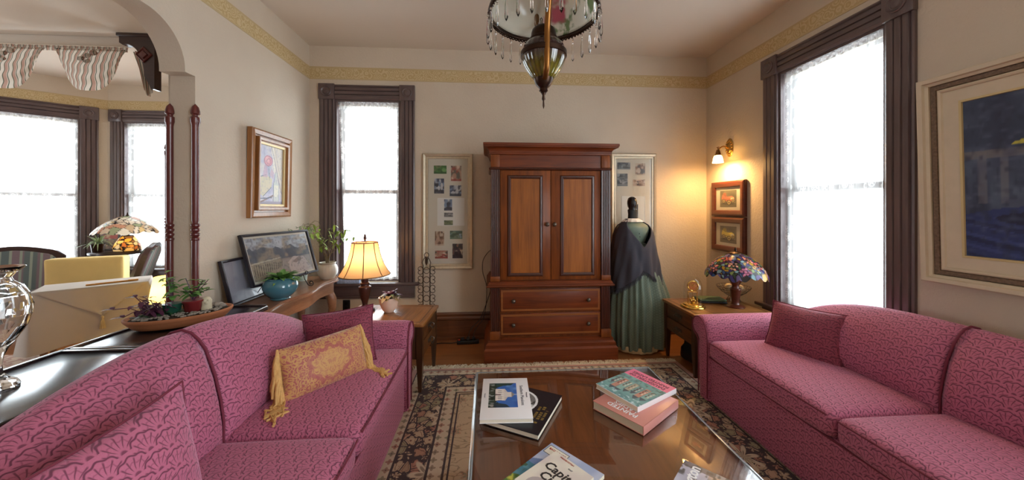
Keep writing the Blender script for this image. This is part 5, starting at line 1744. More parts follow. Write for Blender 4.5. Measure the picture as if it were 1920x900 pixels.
def rose_lamp():
    root = thing('mosaic_glass_lamp', 'rose patterned stained glass table lamp on the right end table', 'lamp', (2.10, 2.81, .5205))
    MB().lathe([(.070, 0), (.072, .006), (.060, .016), (.034, .024), (.028, .036), (.030, .06), (.036, .10), (.040, .135), (.044, .150), (.040, .158), (.030, .162), (.026, .180), (.034, .20), (.048, .222), (.050, .235), (.030, .242), (.018, .250), (.015, .29), (.006, .44)], 32).build('base', 'red_frame', root, 40)
    prof = [(.048, .452), (.083, .440), (.129, .412), (.174, .372), (.206, .330), (.222, .298), (.230, .282)]
    pal = [(64, 92, 140), (70, 60, 120), (92, 130, 84), (150, 170, 96), (116, 160, 168), (88, 56, 96), (206, 160, 60), (150, 190, 196), (60, 80, 60), (120, 110, 160)]
    tiffany_shade('lamp_shade', prof, 240, 56, 5, pal, root, .0042, roses=16, scallop=.05, nseeds=330)
    MB().lathe([(.052, .450), (.050, .458), (.028, .468), (.014, .472), (.010, .478), (.012, .486), (.006, .502), (0, .506)], 24).build('finial_cap', 'bronze', root, 40)
rose_lamp()

# ------------------------------------------------------------------ plants
def pot(m, prof, seg=36, ribs=0, amp=0.0):
    return m.lathe(prof, seg, wob=(lambda a, k: 1 + amp * math.cos(a * ribs)) if ribs else None)
def rosette(m, c, n, L, w, rnd, tilt=(.1, .9), droop=.35, fold=.15, hang=0):
    for k in range(n):
        a = rnd.uniform(0, 2 * PI); e = rnd.uniform(*tilt)
        m.leaf((c[0] + rnd.uniform(-.01, .01), c[1] + rnd.uniform(-.01, .01), c[2] + rnd.uniform(-.005, .01)), (math.cos(a) * math.cos(e), math.sin(a) * math.cos(e), math.sin(e)), L * rnd.uniform(.7, 1.15), w * rnd.uniform(.75, 1.15), droop=droop, fold=fold)
    return m
def soil_disc(name, r, z, parent, mat='soil', sy=1): return MB().lathe([(r, z - .012), (r, z), (r * .5, z + .004), (0, z + .005)], 24, sy=sy).build(name, mat, parent, 50)
# teal pot with succulent
t_ = thing('potted_succulent', 'green succulent in a round teal glazed pot on the console table', 'plant', (-1.505, 2.63, .70))
MB().lathe([(.060, 0), (.064, .006), (.060, .012), (.074, .022), (.100, .052), (.112, .085), (.110, .112), (.098, .135), (.088, .146), (.092, .152), (.088, .156), (.080, .150), (.078, .13)], 44).build('pot', 'teal', t_, 60)
soil_disc('soil', .080, .138, t_)
m = rosette(MB(), (0, 0, .142), 70, .135, .036, random.Random(1), (.05, .8), .30, .3); m.build('foliage', 'leaf', t_, 60)
# ivory pot with weeping fig
def stemmed(label, loc, potf, mat, height, spread, nst, leafm, seed, nleaf, lsize, lean=(0, 0), name='potted_fig', leafcol=None):
    rnd = random.Random(seed)
    root = thing(name, label, 'plant', loc)
    z0 = potf(root, mat)
    st, lf = MB(), MB()
    for k in range(nst):
        a = rnd.uniform(0, 2 * PI); hgt = height * rnd.uniform(.6, 1.05); sp = spread * rnd.uniform(.4, 1.1)
        pts = []
        for q in range(9):
            t = q / 8
            pts.append(Vector((math.cos(a) * sp * t ** 1.3 + lean[0] * t * t + .012 * math.sin(q * 1.7 + k), math.sin(a) * sp * t ** 1.3 + lean[1] * t * t + .012 * math.cos(q * 1.3 + k), z0 + hgt * (t - .42 * t ** 3.2))))
        st.tube(pts, [.0034 - .0003 * q for q in range(9)], 6)
        for q in range(nleaf):
            t = rnd.uniform(.3, 1.0); i = min(7, int(t * 8)); p = pts[i].lerp(pts[i + 1], t * 8 - i)
            d = Vector((rnd.uniform(-1, 1), rnd.uniform(-1, 1), rnd.uniform(-.9, .2)))
            lf.leaf(p, d, lsize * rnd.uniform(.7, 1.2), lsize * .42, droop=.4)
            if rnd.random() < .4: st.tube([p, p + d.normalized() * .05], .0012, 5)
    st.build('stems', 'stem', root, 60)
    if nleaf: lf.build('foliage', leafm, root, 60)
    return root
def ivory(root, mat):
    MB().lathe([(.056, 0), (.060, .006), (.076, .030), (.088, .065), (.088, .095), (.078, .122), (.066, .134), (.070, .142), (.074, .152), (.068, .154), (.062, .146), (.060, .12)], 60, wob=lambda a, k: 1 + (.012 * math.cos(a * 20) if 2 < k < 7 else 0)).build('pot', mat, root, 60)
    soil_disc('soil', .062, .132, root); return .13
stemmed('leafy weeping fig in a ribbed ivory pot on the far end of the console table', (-1.50, 3.36, .70), ivory, 'whitepot', .66, .25, 17, 'leaf_lime', 11, 5, .052, (.05, -.04))
def tall(root, mat):
    MB().lathe([(.040, 0), (.042, .01), (.046, .08), (.052, .15), (.056, .165), (.050, .165), (.046, .14)], 32).build('pot', mat, root, 60)
    soil_disc('soil', .046, .14, root); return .14
stemmed('dry twiggy plant in a pale tall pot, between framed photograph and ivory pot', (-1.69, 3.28, .70), tall, 'glasspot', .60, .12, 24, 'leaf_pale', 5, 2, .035, name='twiggy_plant')
# blush pot with variegated leaves on the end table
t_ = thing('potted_plant', 'variegated plant in a blush pink bowl pot on the left end table', 'plant', (-.80, 2.87, .52))
MB().lathe([(.036, 0), (.040, .006), (.056, .030), (.070, .065), (.078, .105), (.080, .120), (.075, .120), (.070, .10)], 40).build('pot', 'pinkpot', t_, 60)
soil_disc('soil', .072, .108, t_)
rnd = random.Random(9)
rosette(MB(), (0, 0, .118), 26, .11, .046, rnd, (.2, 1.0), .5, .25).build('foliage', 'leaf_mix', t_, 60)
rosette(MB(), (.02, .0, .125), 16, .095, .044, rnd, (.4, 1.1), .4, .25).build('purple_foliage', 'leaf_purple', t_, 60)
rosette(MB(), (.01, .01, .12), 10, .095, .034, rnd, (.1, .7), .6, .2).build('pale_foliage', 'leaf_pale', t_, 60)

# terracotta planter on the far cabinet
def planter():
    root = thing('dish_planter', 'oval terracotta dish garden of small plants and pebbles on the low cabinet', 'planter', (-1.600, 1.930, .7635), R(36))
    rx, sy = .212, .68
    MB().lathe([(rx * .80, 0), (rx * .84, .004), (rx * .89, .016), (rx * .94, .028), (rx * .945, .031), (rx * .975, .036), (rx, .046), (rx, .052), (rx * .965, .054), (rx * .94, .046), (rx * .90, .035)], 64, sy=sy).build('dish', 'terracotta', root, 40)
    MB().lathe([(rx * .91, .032), (rx * .91, .042), (rx * .5, .048), (0, .050)], 48, sy=sy).build('soil', 'soil', root, 50)
    rnd = random.Random(8)
    m = MB()
    for k in range(230):
        a = rnd.uniform(0, 2 * PI); q = math.sqrt(rnd.random()) * .86
        m.ball((rx * q * math.cos(a), rx * sy * q * math.sin(a), .054), rnd.uniform(.005, .010), 1, rnd.uniform(.7, 1), .6, 7, 5)
    tag(m.build('gravel', 'stone', root, 60), kind='stuff')
    MB().lathe([(.030, .052), (.034, .058), (.042, .10), (.046, .104), (.046, .112), (.040, .112)], 28, (.045, -.015, 0), wob=lambda a, k: 1 + .02 * math.cos(a * 14)).build('red_pot', 'redpot', root, 50)
    MB().lathe([(.028, .052), (.032, .058), (.038, .096), (.040, .104), (.035, .104)], 24, (-.035, .0, 0)).build('green_pot', 'greenpot', root, 50)
    m = MB().lathe([(.022, .052), (.024, .06), (.022, .085), (.024, .10), (.016, .116), (.006, .122), (0, .123)], 16, (.098, -.024, 0), 1, .8); m.ball((.098, -.042, .09), .008, 1, .8, .9, 8, 6); m.ball((.09, -.04, .104), .006, 1, .8, .9, 8, 6); m.ball((.106, -.04, .104), .006, 1, .8, .9, 8, 6)
    m.build('figurine', 'figure', root, 60)
    for x, y, r in ((.150, .0, .018), (.165, -.02, .013), (.135, .03, .016), (.12, .02, .011)):
        MB().ball((x, y, .058 + r * .4), r, 1.2, .9, .8, 10, 8).build('rock', 'stone', root, 60)
    st = MB()
    # upright green plant from the red pot
    lf = MB()
    for k in range(9):
        a = rnd.uniform(0, 2 * PI); hh = rnd.uniform(.05, .12); sp = rnd.uniform(.02, .07)
        p0 = Vector((.045, -.015, .108)); p1 = p0 + Vector((math.cos(a) * sp, math.sin(a) * sp, hh))
        st.tube([p0, (p0 + p1) / 2 + Vector((0, 0, .01)), p1], .002, 5)
        for q in range(6):
            c = p0.lerp(p1, .35 + .65 * q / 5); b = rnd.uniform(0, 2 * PI)
            lf.leaf(c, (math.cos(b), math.sin(b), rnd.uniform(-.2, .7)), rnd.uniform(.030, .052), .024, droop=.3, fold=.3)
    for k in range(7):
        a = rnd.uniform(0, 2 * PI); hh = rnd.uniform(.08, .17); sp = rnd.uniform(.02, .06)
        p0 = Vector((-.035, 0, .10)); p1 = p0 + Vector((math.cos(a) * sp, math.sin(a) * sp, hh))
        st.tube([p0, (p0 + p1) / 2 + Vector((0, 0, .012)), p1], .0018, 5)
        for q in range(5):
            c = p0.lerp(p1, .3 + .7 * q / 4); b = rnd.uniform(0, 2 * PI)
            lf.leaf(c, (math.cos(b), math.sin(b), rnd.uniform(-.1, .6)), rnd.uniform(.032, .050), .026, droop=.4, fold=.2)
    lf.build('green_foliage', 'leaf', root, 60)
    # trailing purple plant at the left end
    lf = MB()
    for k in range(13):
        a = rnd.uniform(PI * .55, PI * 1.5); L = rnd.uniform(.06, .15)
        p0 = Vector((-.10 + rnd.uniform(-.04, .05), rnd.uniform(-.04, .03), .06))
        p1 = p0 + Vector((math.cos(a) * L * .6, math.sin(a) * L * .4, rnd.uniform(.02, .09)))
        st.tube([p0, (p0 + p1) / 2 + Vector((0, 0, .025)), p1], .0018, 5)
        for q in range(5):
            c = p0.lerp(p1, .2 + .8 * q / 4) + Vector((0, 0, .01)); b = rnd.uniform(0, 2 * PI)
            lf.leaf(c, (math.cos(b), math.sin(b), rnd.uniform(-.3, .6)), rnd.uniform(.028, .048), .020, droop=.5, fold=.2)
    p0 = Vector((-.13, -.02, .07))
    for e in ((-.235, -.03, .115), (-.17, .04, .15), (-.20, -.05, .075)):
        e = Vector(e); st.tube([p0, (p0 + e) / 2 + Vector((0, 0, .02)), e], .0022, 6); lf.leaf(e, (-.8, .1, .15), .05, .022, droop=.3); lf.leaf(e, (-.2, .8, .5), .034, .018); lf.leaf(e, (-.2, -.8, .4), .034, .018)
    lf.build('purple_foliage', 'leaf_purple', root, 60)
    lf = MB()
    for k in range(26):
        a = rnd.uniform(0, 2 * PI); lf.leaf((-.09 + rnd.uniform(-.06, .08), -.03 + rnd.uniform(-.03, .03), .062), (math.cos(a), math.sin(a), rnd.uniform(.1, .7)), rnd.uniform(.03, .05), .018, droop=.5)
    lf.build('low_foliage', 'leaf_dark', root, 60)
    st.build('stems', 'leaf_purple', root, 60)
planter()

# ------------------------------------------------------------------ framed photographs on the console
def art_photo():
    c = Canvas(130, 80, (168, 166, 170))
    c.rect(0, .68, 1, 1, (178, 180, 190)).noise(6, 4, (152, 158, 172), .4, .8, .5, 1)
    hgt_ = .62 + .12 * vnoise(c.U, c.V * 0, 9, 2, 4) + .06 * vnoise(c.U, c.V * 0, 26, 2, 5)
    c.blend(((c.V < hgt_) & (c.V > .38)) * .85, (76, 78, 90)).noise(20, 14, (108, 106, 112), .5, .8, .5, 6)
    c.blend((c.V < .42) * .85, (146, 136, 130)).noise(14, 10, (160, 140, 118), .5, .8, .7, 7)
    c.poly([(.0, .36), (.18, .48), (.46, .42), (.44, .1), (.0, .0)], (150, 138, 120), .8)
    for k in range(14): c.line(.03 + .032 * k, .08 + .012 * k, .04 + .033 * k, .36 + .01 * math.sin(k), .006, (74, 66, 62), .8)
    c.line(.0, .40, .46, .46, .012, (196, 186, 168), .8).poly([(.58, .0), (.56, .3), (.68, .44), (.86, .4), (.98, .0)], (196, 178, 174), .8).poly([(.64, .3), (.78, .42), (.84, .34), (.7, .26)], (122, 108, 104), .7)
    c.noise(44, 30, (96, 92, 94), .6, .9, .5, 9)
    return c
def photo_on_easel():
    bl, br, tl = Vector((-1.655, 2.555, .795)), Vector((-1.515, 3.19, .795)), Vector((-1.765, 2.575, 1.165))
    w, h = (br - bl).length, .385
    root = thing('framed_photograph', 'black framed old townscape photograph tilted on a wire easel on the console', 'picture')
    place(root, (bl + br) / 2 + (tl - bl) / 2, br - bl, tl - bl)
    ow, oh = w - .036, h - .036
    frame_mb(ow, oh, [(0, .006), (0, .018), (.006, .022), (.016, .022), (.018, .018), (.018, -.004)]).build('frame', 'blackframe', root, 20)
    MB().box(-ow / 2 - .01, ow / 2 + .01, -.006, .003, -oh / 2 - .01, oh / 2 + .01).build('backing_board', 'mat', root, None)
    picture('photo', art_photo(), ow - .03, oh - .03, 'photo', root, (-(ow - .03) / 2, -.0068, -(oh - .03) / 2))
    MB().box(-ow / 2, ow / 2, -.012, -.011, -oh / 2, oh / 2).build('glazing', 'pane', root, None)
    return root
photo_on_easel()
def easel():
    root = thing('wire_easel', 'black scrolled wire easel holding up the old townscape photograph', 'easel', (-1.60, 2.87, .70))
    def spiral(c, r, a0, turns, y, sg=1, n=26):
        return [(c[0] + r * (1 - .75 * t) * math.cos(a0 + sg * turns * 2 * PI * t), y, c[1] + r * (1 - .75 * t) * math.sin(a0 + sg * turns * 2 * PI * t)) for t in [q / n for q in range(n + 1)]]
    yaw = math.atan2(.635, .14)
    for off in (-.20, .17):
        m = MB()
        # foot: long scrolled arm pushing out in front of the picture, rest hook curling up
        base = [(0, 0, .095), (.012, 0, .06), (.045, 0, .012)]
        sc = spiral((.072, .030), .024, -2.3, 1.35, 0, 1)
        m.tube(base + sc, .0032, 8)
        m.tube([(0, 0, .095)] + spiral((.026, .118), .020, -2.6, 1.2, 0, 1), .0030, 8)
        m.tube([(0, 0, .095), (-.03, 0, .09), (-.09, 0, .006)], .003, 8)
        m.tube([(0, 0, .092), (-.06, 0, .26)], .003, 8)
        o = m.build('scroll_foot', 'iron', root, 60)
        o.rotation_euler = (0, 0, yaw - PI / 2); d = Vector((math.cos(yaw), math.sin(yaw), 0)) * off
        o.location = (d.x + .012, d.y, 0)
    d = Vector((math.cos(yaw), math.sin(yaw), 0))
    MB().tube([(d.x * -.20 + .0, d.y * -.20, .085), (d.x * .17 + .0, d.y * .17, .085)], .003, 8).build('cross_bar', 'iron', root, 60)
    return root
easel()
def leaning_frame():
    bl, br, tl = Vector((-1.700, 2.42, .702)), Vector((-1.700, 2.87, .702)), Vector((-1.772, 2.40, 1.005))
    w, h = (br - bl).length, .315
    root = thing('framed_photograph', 'black framed grey print leaning against the wall behind the easel photograph', 'picture')
    place(root, (bl + br) / 2 + (tl - bl) / 2, br - bl, tl - bl)
    ow, oh = w - .036, h - .036
    frame_mb(ow, oh, [(0, .004), (0, .014), (.006, .018), (.016, .018), (.018, .014), (.018, -.004)]).build('frame', 'blackframe', root, 20)
    c = Canvas(60, 44, (150, 148, 160)).noise(4, 3, (172, 170, 180), .4, .8, .6, 3).noise(9, 7, (128, 128, 142), .6, .9, .5, 4)
    MB().box(-ow / 2 - .01, ow / 2 + .01, -.004, .003, -oh / 2 - .01, oh / 2 + .01).build('backing_board', 'mat', root, None)
    picture('print', c, ow, oh, 'photo', root, (-ow / 2, -.0052, -oh / 2))
    MB().box(-ow / 2, ow / 2, -.010, -.009, -oh / 2, oh / 2).build('glazing', 'pane', root, None)
leaning_frame()
t_ = thing('china_box', 'blue and white china box on the narrow window sill behind the lamp', 'box', (-1.40, 3.598, .60))
MB().box(-.11, .11, -.022, .022, 0, .05, .006).build('box_body', 'blue_white', t_, 30)
MB().box(-.113, .113, -.024, .024, .052, .066, .006).build('lid', 'blue_white', t_, 30)

# scrolled iron stand behind the left end table
def scroll_stand():
    root = thing('scroll_stand', 'tall brown wrought iron scroll stand behind the left end table', 'stand', (-.605, 3.47, 0), R(0))
    px = .034
    for sx in (-1, 1):
        m = MB().tube([(sx * px, 0, .004), (sx * px, 0, .80)], .0055, 8); m.build('upright', 'rust_iron', root, 60)
    for k in range(8):
        z = .10 + k * .092
        for sx in (-1, 1):
            m = MB()
            for sg in (-1, 1):
                pts = [(sx * (px + .0), 0, z + sg * .040)] + [(sx * (px + .026 + .022 * math.cos(a)), 0, z + sg * (.018 + .020 * math.sin(a))) for a in [PI - q * PI / 8 for q in range(0, 13)]]
                m.tube(pts, .0036, 6)
            m.build('scroll', 'rust_iron', root, 60)
        m = MB()
        m.tube([(.030 * math.cos(2 * PI * q / 20), 0, z + .030 * math.sin(2 * PI * q / 20)) for q in range(20)], .0034, 6, True)
        m.build('ring', 'rust_iron', root, 60)
    m = MB().tube([(.022 * math.cos(2 * PI * q / 20), 0, .895 + .024 * math.sin(2 * PI * q / 20)) for q in range(20)], .0035, 6, True)
    for sx in (-1, 1):
        m.tube([(sx * px, 0, .795), (sx * .042, -.006, .82), (sx * .030, -.004, .85), (sx * .010, 0, .88)], .004, 6)
        m.leaf((0, -.006, .81), (sx * .3, -.1, 1), .075, .026, droop=0)
    m.leaf((0, -.010, .80), (0, -.1, 1), .09, .03, droop=0)
    m.build('leaf_finial', 'rust_iron', root, 60)
    for sx in (-1, 1): MB().tube([(sx * px, 0, .01), (sx * (px + .05), -.06, .004)], .005, 6).build('foot', 'rust_iron', root, 60)
scroll_stand()

# power strip and its cords
t_ = thing('power_strip', 'black power strip on the floor beside the armoire', 'power strip', (-.20, 3.50, .001), R(4))
MB().box(-.11, .11, -.026, .026, 0, .036, .006).build('strip_body', 'black', t_, 30)
for x in (-.055, .0, .055): MB().box(x - .017, x + .017, -.017, .017, .034, .062, .004).build('plug', 'black', t_, 30)
MB().box(-.098, -.080, -.012, .012, .035, .043, .002).build('switch', 'ink_red', t_, 30)
MB().tube([(-.11, 0, .018), (-.16, .01, .008), (-.26, .03, .006), (-.34, .02, .006), (-.40, .05, .006)], .004, 6).build('supply_cord', 'black', t_, 60)
for k, (x, pts) in enumerate(((-.145, [(-.145, 3.503, .06), (-.13, 3.54, .12), (-.05, 3.595, .22), (-.02, 3.60, .36), (-.015, 3.60, .55), (-.055, 3.60, .70), (-.05, 3.60, .82), (.0, 3.60, .90), (.04, 3.60, .93)]), (-.20, [(-.20, 3.50, .06), (-.17, 3.53, .14), (-.08, 3.59, .22), (.0, 3.60, .42), (.04, 3.605, .56)]))):
    P = [Vector(p) for p in pts]; S = []
    for i in range(len(P) - 1):
        a, b, c_, e = P[max(0, i - 1)], P[i], P[i + 1], P[min(len(P) - 1, i + 2)]
        for q in range(5):
            t = q / 5; S.append(.5 * ((2 * b) + (c_ - a) * t + (2 * a - 5 * b + 4 * c_ - e) * t * t + (3 * b - a - 3 * c_ + e) * t ** 3))
    S.append(P[-1])
    o = MB().tube(S, .0036, 8).build('power_cord', 'black', t_, 60); o.matrix_parent_inverse = (Matrix.Translation((-.20, 3.50, .001)) @ Matrix.Rotation(R(4), 4, 'Z')).inverted()

# ------------------------------------------------------------------ right end table things
t_ = thing('anniversary_clock', 'brass anniversary clock under a glass dome on the right end table', 'clock', (1.735, 2.83, .52), R(-14))
MB().lathe([(.095, 0), (.097, .008), (.092, .016), (.078, .020), (.076, .028), (.070, .032)], 40).build('base', 'gold', t_, 40)
m = MB().shell([(.072, .030), (.072, .15), (.070, .19), (.060, .225), (.040, .248), (.018, .258), (.001, .260)], 36); m.build('glass_dome', 'dome', t_, 60)
for sx in (-1, 1): MB().lathe([(.006, .032), (.004, .04), (.0036, .12), (.006, .126)], 12, (sx * .036, .005, 0)).build('column', 'gold', t_, 50)
MB().box(-.042, .042, -.006, .014, .124, .130, .001).build('bridge', 'gold', t_, 30)
m = MB().lathe([(.044, 0), (.046, .003), (.046, .012), (.040, .014), (.036, .010), (.012, .010), (.010, .013), (0, .013)], 32); m.move(Matrix.Translation((0, .006, .178)) @ Matrix.Rotation(R(90), 4, 'X')); m.build('dial', 'gold', t_, 40)
m = MB()
for k in range(12):
    a = k * PI / 6; m.box(.030 * math.sin(a) - .0016, .030 * math.sin(a) + .0016, -.0052, -.0045, .178 + .030 * math.cos(a) - .003, .178 + .030 * math.cos(a) + .003)
m.tube([(0, -.0075, .178), (-.016, -.0075, .190)], .0012, 5); m.tube([(0, -.0075, .178), (.010, -.0075, .202)], .0010, 5); m.build('hour_marks', 'bronze', t_, None)
m = MB().tube([(0, .004, .128), (0, .004, .06)], .0012, 6)
for k in range(4):
    a = k * PI / 2 + .6; m.ball((.020 * math.cos(a), .004 + .020 * math.sin(a), .058), .010, 1, 1, 1, 12, 8)
m.build('pendulum', 'gold', t_, 60)
m = MB(); m.box(-.012, .012, -.012, .012, .032, .07, .004); m.ball((0, 0, .08), .010); m.build('ornament', 'gold', t_, 50)

t_ = thing('folded_cloth', 'dark green folded cloth lying beside the glass domed clock', 'cloth', (1.99, 2.985, .52), R(-10))
m = MB(); rbox(m, -.115, .115, -.075, .075, .0, .016, .007, 6); m.build('lower_fold', 'blackbag', t_, 60)
m = MB(); rbox(m, -.112, .112, -.072, .072, .017, .034, .008, 6); m.build('upper_fold', 'green_cloth', t_, 60)

def basket():
    root = thing('wire_basket', 'silver wire basket with cream balls behind the rose patterned lamp', 'basket', (2.215, 2.99, .52))
    m = MB()
    def rad(z): return .06 + .075 * min(1, max(0, (z - .055) / .075)) ** .7
    for z, r in ((.002, .058), (.05, .035), (.058, .062), (.085, .10), (.11, .122), (.132, .135)):
        m.tube([(r * math.cos(2 * PI * k / 40), r * math.sin(2 * PI * k / 40), z) for k in range(40)], .0018, 5, True)
    m.build('hoops', 'knob', root, 60)
    m = MB()
    for k in range(26):
        a = 2 * PI * k / 26; b = a + .25
        m.tube([(.058 * math.cos(a), .058 * math.sin(a), .002), (.034 * math.cos(a), .034 * math.sin(a), .05), (.07 * math.cos((a + b) / 2), .07 * math.sin((a + b) / 2), .064), (.122 * math.cos(b), .122 * math.sin(b), .11), (.137 * math.cos(b), .137 * math.sin(b), .134)], .0013, 5)
    m.build('wires', 'knob', root, 60)
basket()
for k, (x, y, z, r, lb) in enumerate(((2.165, 2.965, .64, .036, 'cream ball in the wire basket, nearest the clock'), (2.262, 2.975, .636, .036, 'cream ball in the wire basket, nearest the window'), (2.21, 3.045, .636, .034, 'cream ball at the back of the wire basket'))):
    m = MB().ball((0, 0, 0), r, 1, 1, .92, 20, 14); o = m.build('decorative_ball', 'candle', None, 60, loc=(x, y, z)); tag(o, lb, 'ball', 'balls in the wire basket')

def bag():
    root = thing('leather_bag', 'black leather bag on the floor under the right end table', 'bag', (1.85, 2.88, .001), R(-80))
    def sag(p):
        if p.z > .12: p.y *= .62
        p.x += .02 * math.sin(p.z * 12); return p
    m = MB(); rbox(m, -.19, .19, -.10, .10, .0, .19, .05, 10, sag); m.build('bag_body', 'blackbag', root, 60)
    m = MB().tube([(-.09, 0, .185)] + [(.09 * -math.cos(t), -.01, .185 + .05 * math.sin(t)) for t in [q * PI / 10 for q in range(1, 10)]] + [(.09, 0, .185)], .007, 8); m.build('handle', 'blackbag', root, 60)
    MB().box(-.02, .02, -.071, -.060, .10, .14, .003).build('buckle', 'brass', root, 30)
bag()

# ------------------------------------------------------------------ crystal vase at the left picture edge
t_ = thing('crystal_vase', 'cut crystal footed vase on the near black cabinet top', 'vase', (-1.635, 1.275, .7575))
pf = [(q * .62, zz) for q, zz in [(.072, 0), (.074, .006), (.066, .016), (.040, .030), (.018, .048), (.014, .075), (.020, .105), (.034, .130), (.062, .160), (.096, .200), (.112, .240), (.114, .270), (.104, .310), (.080, .340), (.052, .356), (.044, .368), (.060, .384), (.084, .398), (.092, .404), (.088, .406), (.056, .392), (.036, .370), (.044, .350), (.070, .334), (.094, .306), (.102, .270), (.100, .240), (.084, .204), (.052, .168), (.024, .146), (0, .140)]]
m = MB().lathe(pf, 40, wob=lambda a, k: 1 + (.03 * ((-1) ** k) * math.cos(a * 10) if 7 < k < 15 else .02 * math.cos(a * 10) if k < 4 else 0)); m.build('vase_body', 'crystal', t_, 12)

# ================================================================== BOOKS ON THE COFFEE TABLE
ZT = .4900
def book(name, label, w, h, t, c, rz, cover, print_cv=None, hard=True, pages='page'):
    """lying flat, local x = reading direction, local y = up the page, spine at -x"""
    root = thing(name, label, 'book', c, R(rz))
    b = .0022 if hard else .0008; o = .0025 if hard else 0
    m = MB(); m.box(-w / 2, w / 2, -h / 2, h / 2, 0, b, .0006); m.box(-w / 2, w / 2, -h / 2, h / 2, t - b, t, .0006)
    m.box(-w / 2 - .0005, -w / 2 + b, -h / 2, h / 2, 0, t, .0006)
    m.build('cover', cover, root, 30)
    MB().box(-w / 2 + b, w / 2 - o, -h / 2 + o, h / 2 - o, b, t - b, .0).build('page_block', pages, root, None)
    if print_cv is not None:
        cv, x0, y0, pw, ph = print_cv
        picture('cover_print', cv, pw, ph, 'print', root, (x0, y0, t + .0003), (R(-90), 0, 0))
    return root
# white landscape book with a mansion
def art_mansion():
    c = Canvas(110, 80, (60, 110, 190))
    c.noise(5, 4, (40, 84, 168), .4, .8, .8, 2).noise(8, 6, (150, 190, 230), .6, .85, .5, 3)
    c.rect(0, 0, 1, .26, (52, 66, 56)).noise(22, 16, (30, 46, 40), .5, .8, .9, 4, (c.V < .34) * 1.0)
    c.poly([(.0, .2), (.0, .95), (.10, .8), (.12, .5), (.2, .3)], (40, 66, 56), .9).poly([(.8, .2), (.88, .6), (1, .75), (1, .2)], (44, 60, 70), .9)
    c.rect(.26, .24, .74, .56, (226, 214, 206)).poly([(.24, .56), (.5, .74), (.76, .56)], (206, 198, 196)).rect(.40, .56, .60, .80, (222, 214, 210)).poly([(.38, .80), (.5, .92), (.62, .80)], (150, 140, 134)).line(.5, .9, .5, 1, .008, (220, 220, 230))
    for k in range(6): c.rect(.29 + .077 * k, .28, .315 + .077 * k, .52, (244, 240, 236)); c.rect(.325 + .077 * k, .32, .345 + .077 * k, .46, (90, 90, 104))
    c.rect(.47, .24, .53, .42, (120, 100, 96)); c.noise(30, 8, (196, 196, 200), .55, .8, .7, 6, (c.V < .2) * 1.0)
    return c
b = book('coffee_table_book', 'white book with a mansion picture, on the coffee table far left', .325, .212, .018, (.078, 1.525, ZT + .0222), -92, 'cover_white', (art_mansion(), -.115, -.075, .20, .125))
text('cover_title', 'Southern Mansions', .021, 'ink_grey', b, (-.01, .072, .0185), sx=1.0)
text('cover_byline', 'Photographs', .008, 'ink_grey', b, (-.01, .093, .0185))
text('cover_footer', 'Foreword', .008, 'ink_grey', b, (-.01, -.092, .0185))
# black book with oval plate under it
def art_plate():
    c = Canvas(120, 140, (28, 30, 38))
    c.ell(.36, .60, .34, .30, (232, 232, 236)).ell(.36, .60, .30, .265, (120, 120, 122)).noise(14, 16, (200, 200, 200), .5, .7, .9, 3, (((c.U - .36) / .30) ** 2 + ((c.V - .60) / .265) ** 2 < 1) * 1.0).noise(22, 20, (46, 46, 50), .5, .75, .9, 5, (((c.U - .36) / .30) ** 2 + ((c.V - .60) / .265) ** 2 < 1) * 1.0)
    for k, (u, v0, v1) in enumerate(((.76, .28, .60), (.83, .20, .62), (.90, .30, .54))):
        for q in range(9):
            if (q * 7 + k * 3) % 5: c.rect(u, v0 + (v1 - v0) * q / 9, u + .045, v0 + (v1 - v0) * (q + .7) / 9, (132, 110, 58))
    return c
b = book('coffee_table_book', 'black book with an oval plate, half under the white mansion book', .255, .305, .021, (.150, 1.480, ZT), -29, 'cover_black', (art_plate(), -.126, -.15, .252, .30))
# two pink house books
def art_houses(seed, wash):
    c = Canvas(110, 90, wash)
    c.noise(6, 5, (150, 190, 186), .35, .75, .8, seed).noise(10, 9, (90, 130, 136), .5, .8, .6, seed + 1)
    rs = np.random.RandomState(seed)
    for k in range(7):
        u = .06 + .13 * k; hh = .25 + .3 * rs.rand(); col = [(150, 190, 180), (206, 140, 120), (120, 160, 160), (190, 176, 150)][k % 4]
        c.rect(u, .22, u + .11, .22 + hh, col, .9).poly([(u - .02, .22 + hh), (u + .055, .36 + hh), (u + .13, .22 + hh)], (86, 96, 106), .9)
        for q in range(3): c.rect(u + .02, .28 + .1 * q, u + .045, .34 + .1 * q, (226, 214, 200)); c.rect(u + .065, .28 + .1 * q, u + .09, .34 + .1 * q, (110, 70, 70))
    c.noise(26, 20, (70, 100, 90), .6, .85, .7, seed + 3, (c.V < .35) * 1.0).noise(20, 30, (226, 240, 246), .6, .8, .8, seed + 4, (c.V > .8) * 1.0)
    return c
b = book('coffee_table_book', 'dusty pink book, lower of the two stacked pink books on the coffee table', .235, .290, .035, (.640, 1.465, ZT), 126, 'cover_rose')
for k, (s_, yy) in enumerate((('PAINTED', .105), ('LADIES', .075))): text('cover_title', s_, .034, 'ink_white', b, (0.0, yy, .0354), bold=.0004)
text('cover_title', 'REVISITED', .020, 'ink_plum', b, (-.02, -.118, .0354))
zt = ZT + .0356
b = book('coffee_table_book', 'bright pink book with painted houses, on top of the dusty pink book', .228, .272, .022, (.672, 1.540, zt), 119, 'cover_white', (art_houses(3, (120, 170, 170)), -.113, -.062, .226, .196))
MB().box(-.1135, .1135, -.1355, -.064, .0218, .0226).build('title_band', 'cover_pink', b, None)
text('cover_title', 'DAUGHTERS OF', .0255, 'ink_plum', b, (0, -.082, .0228), bold=.0003)
text('cover_title', 'PAINTED LADIES', .0255, 'ink_plum', b, (0, -.108, .0228), bold=.0003)
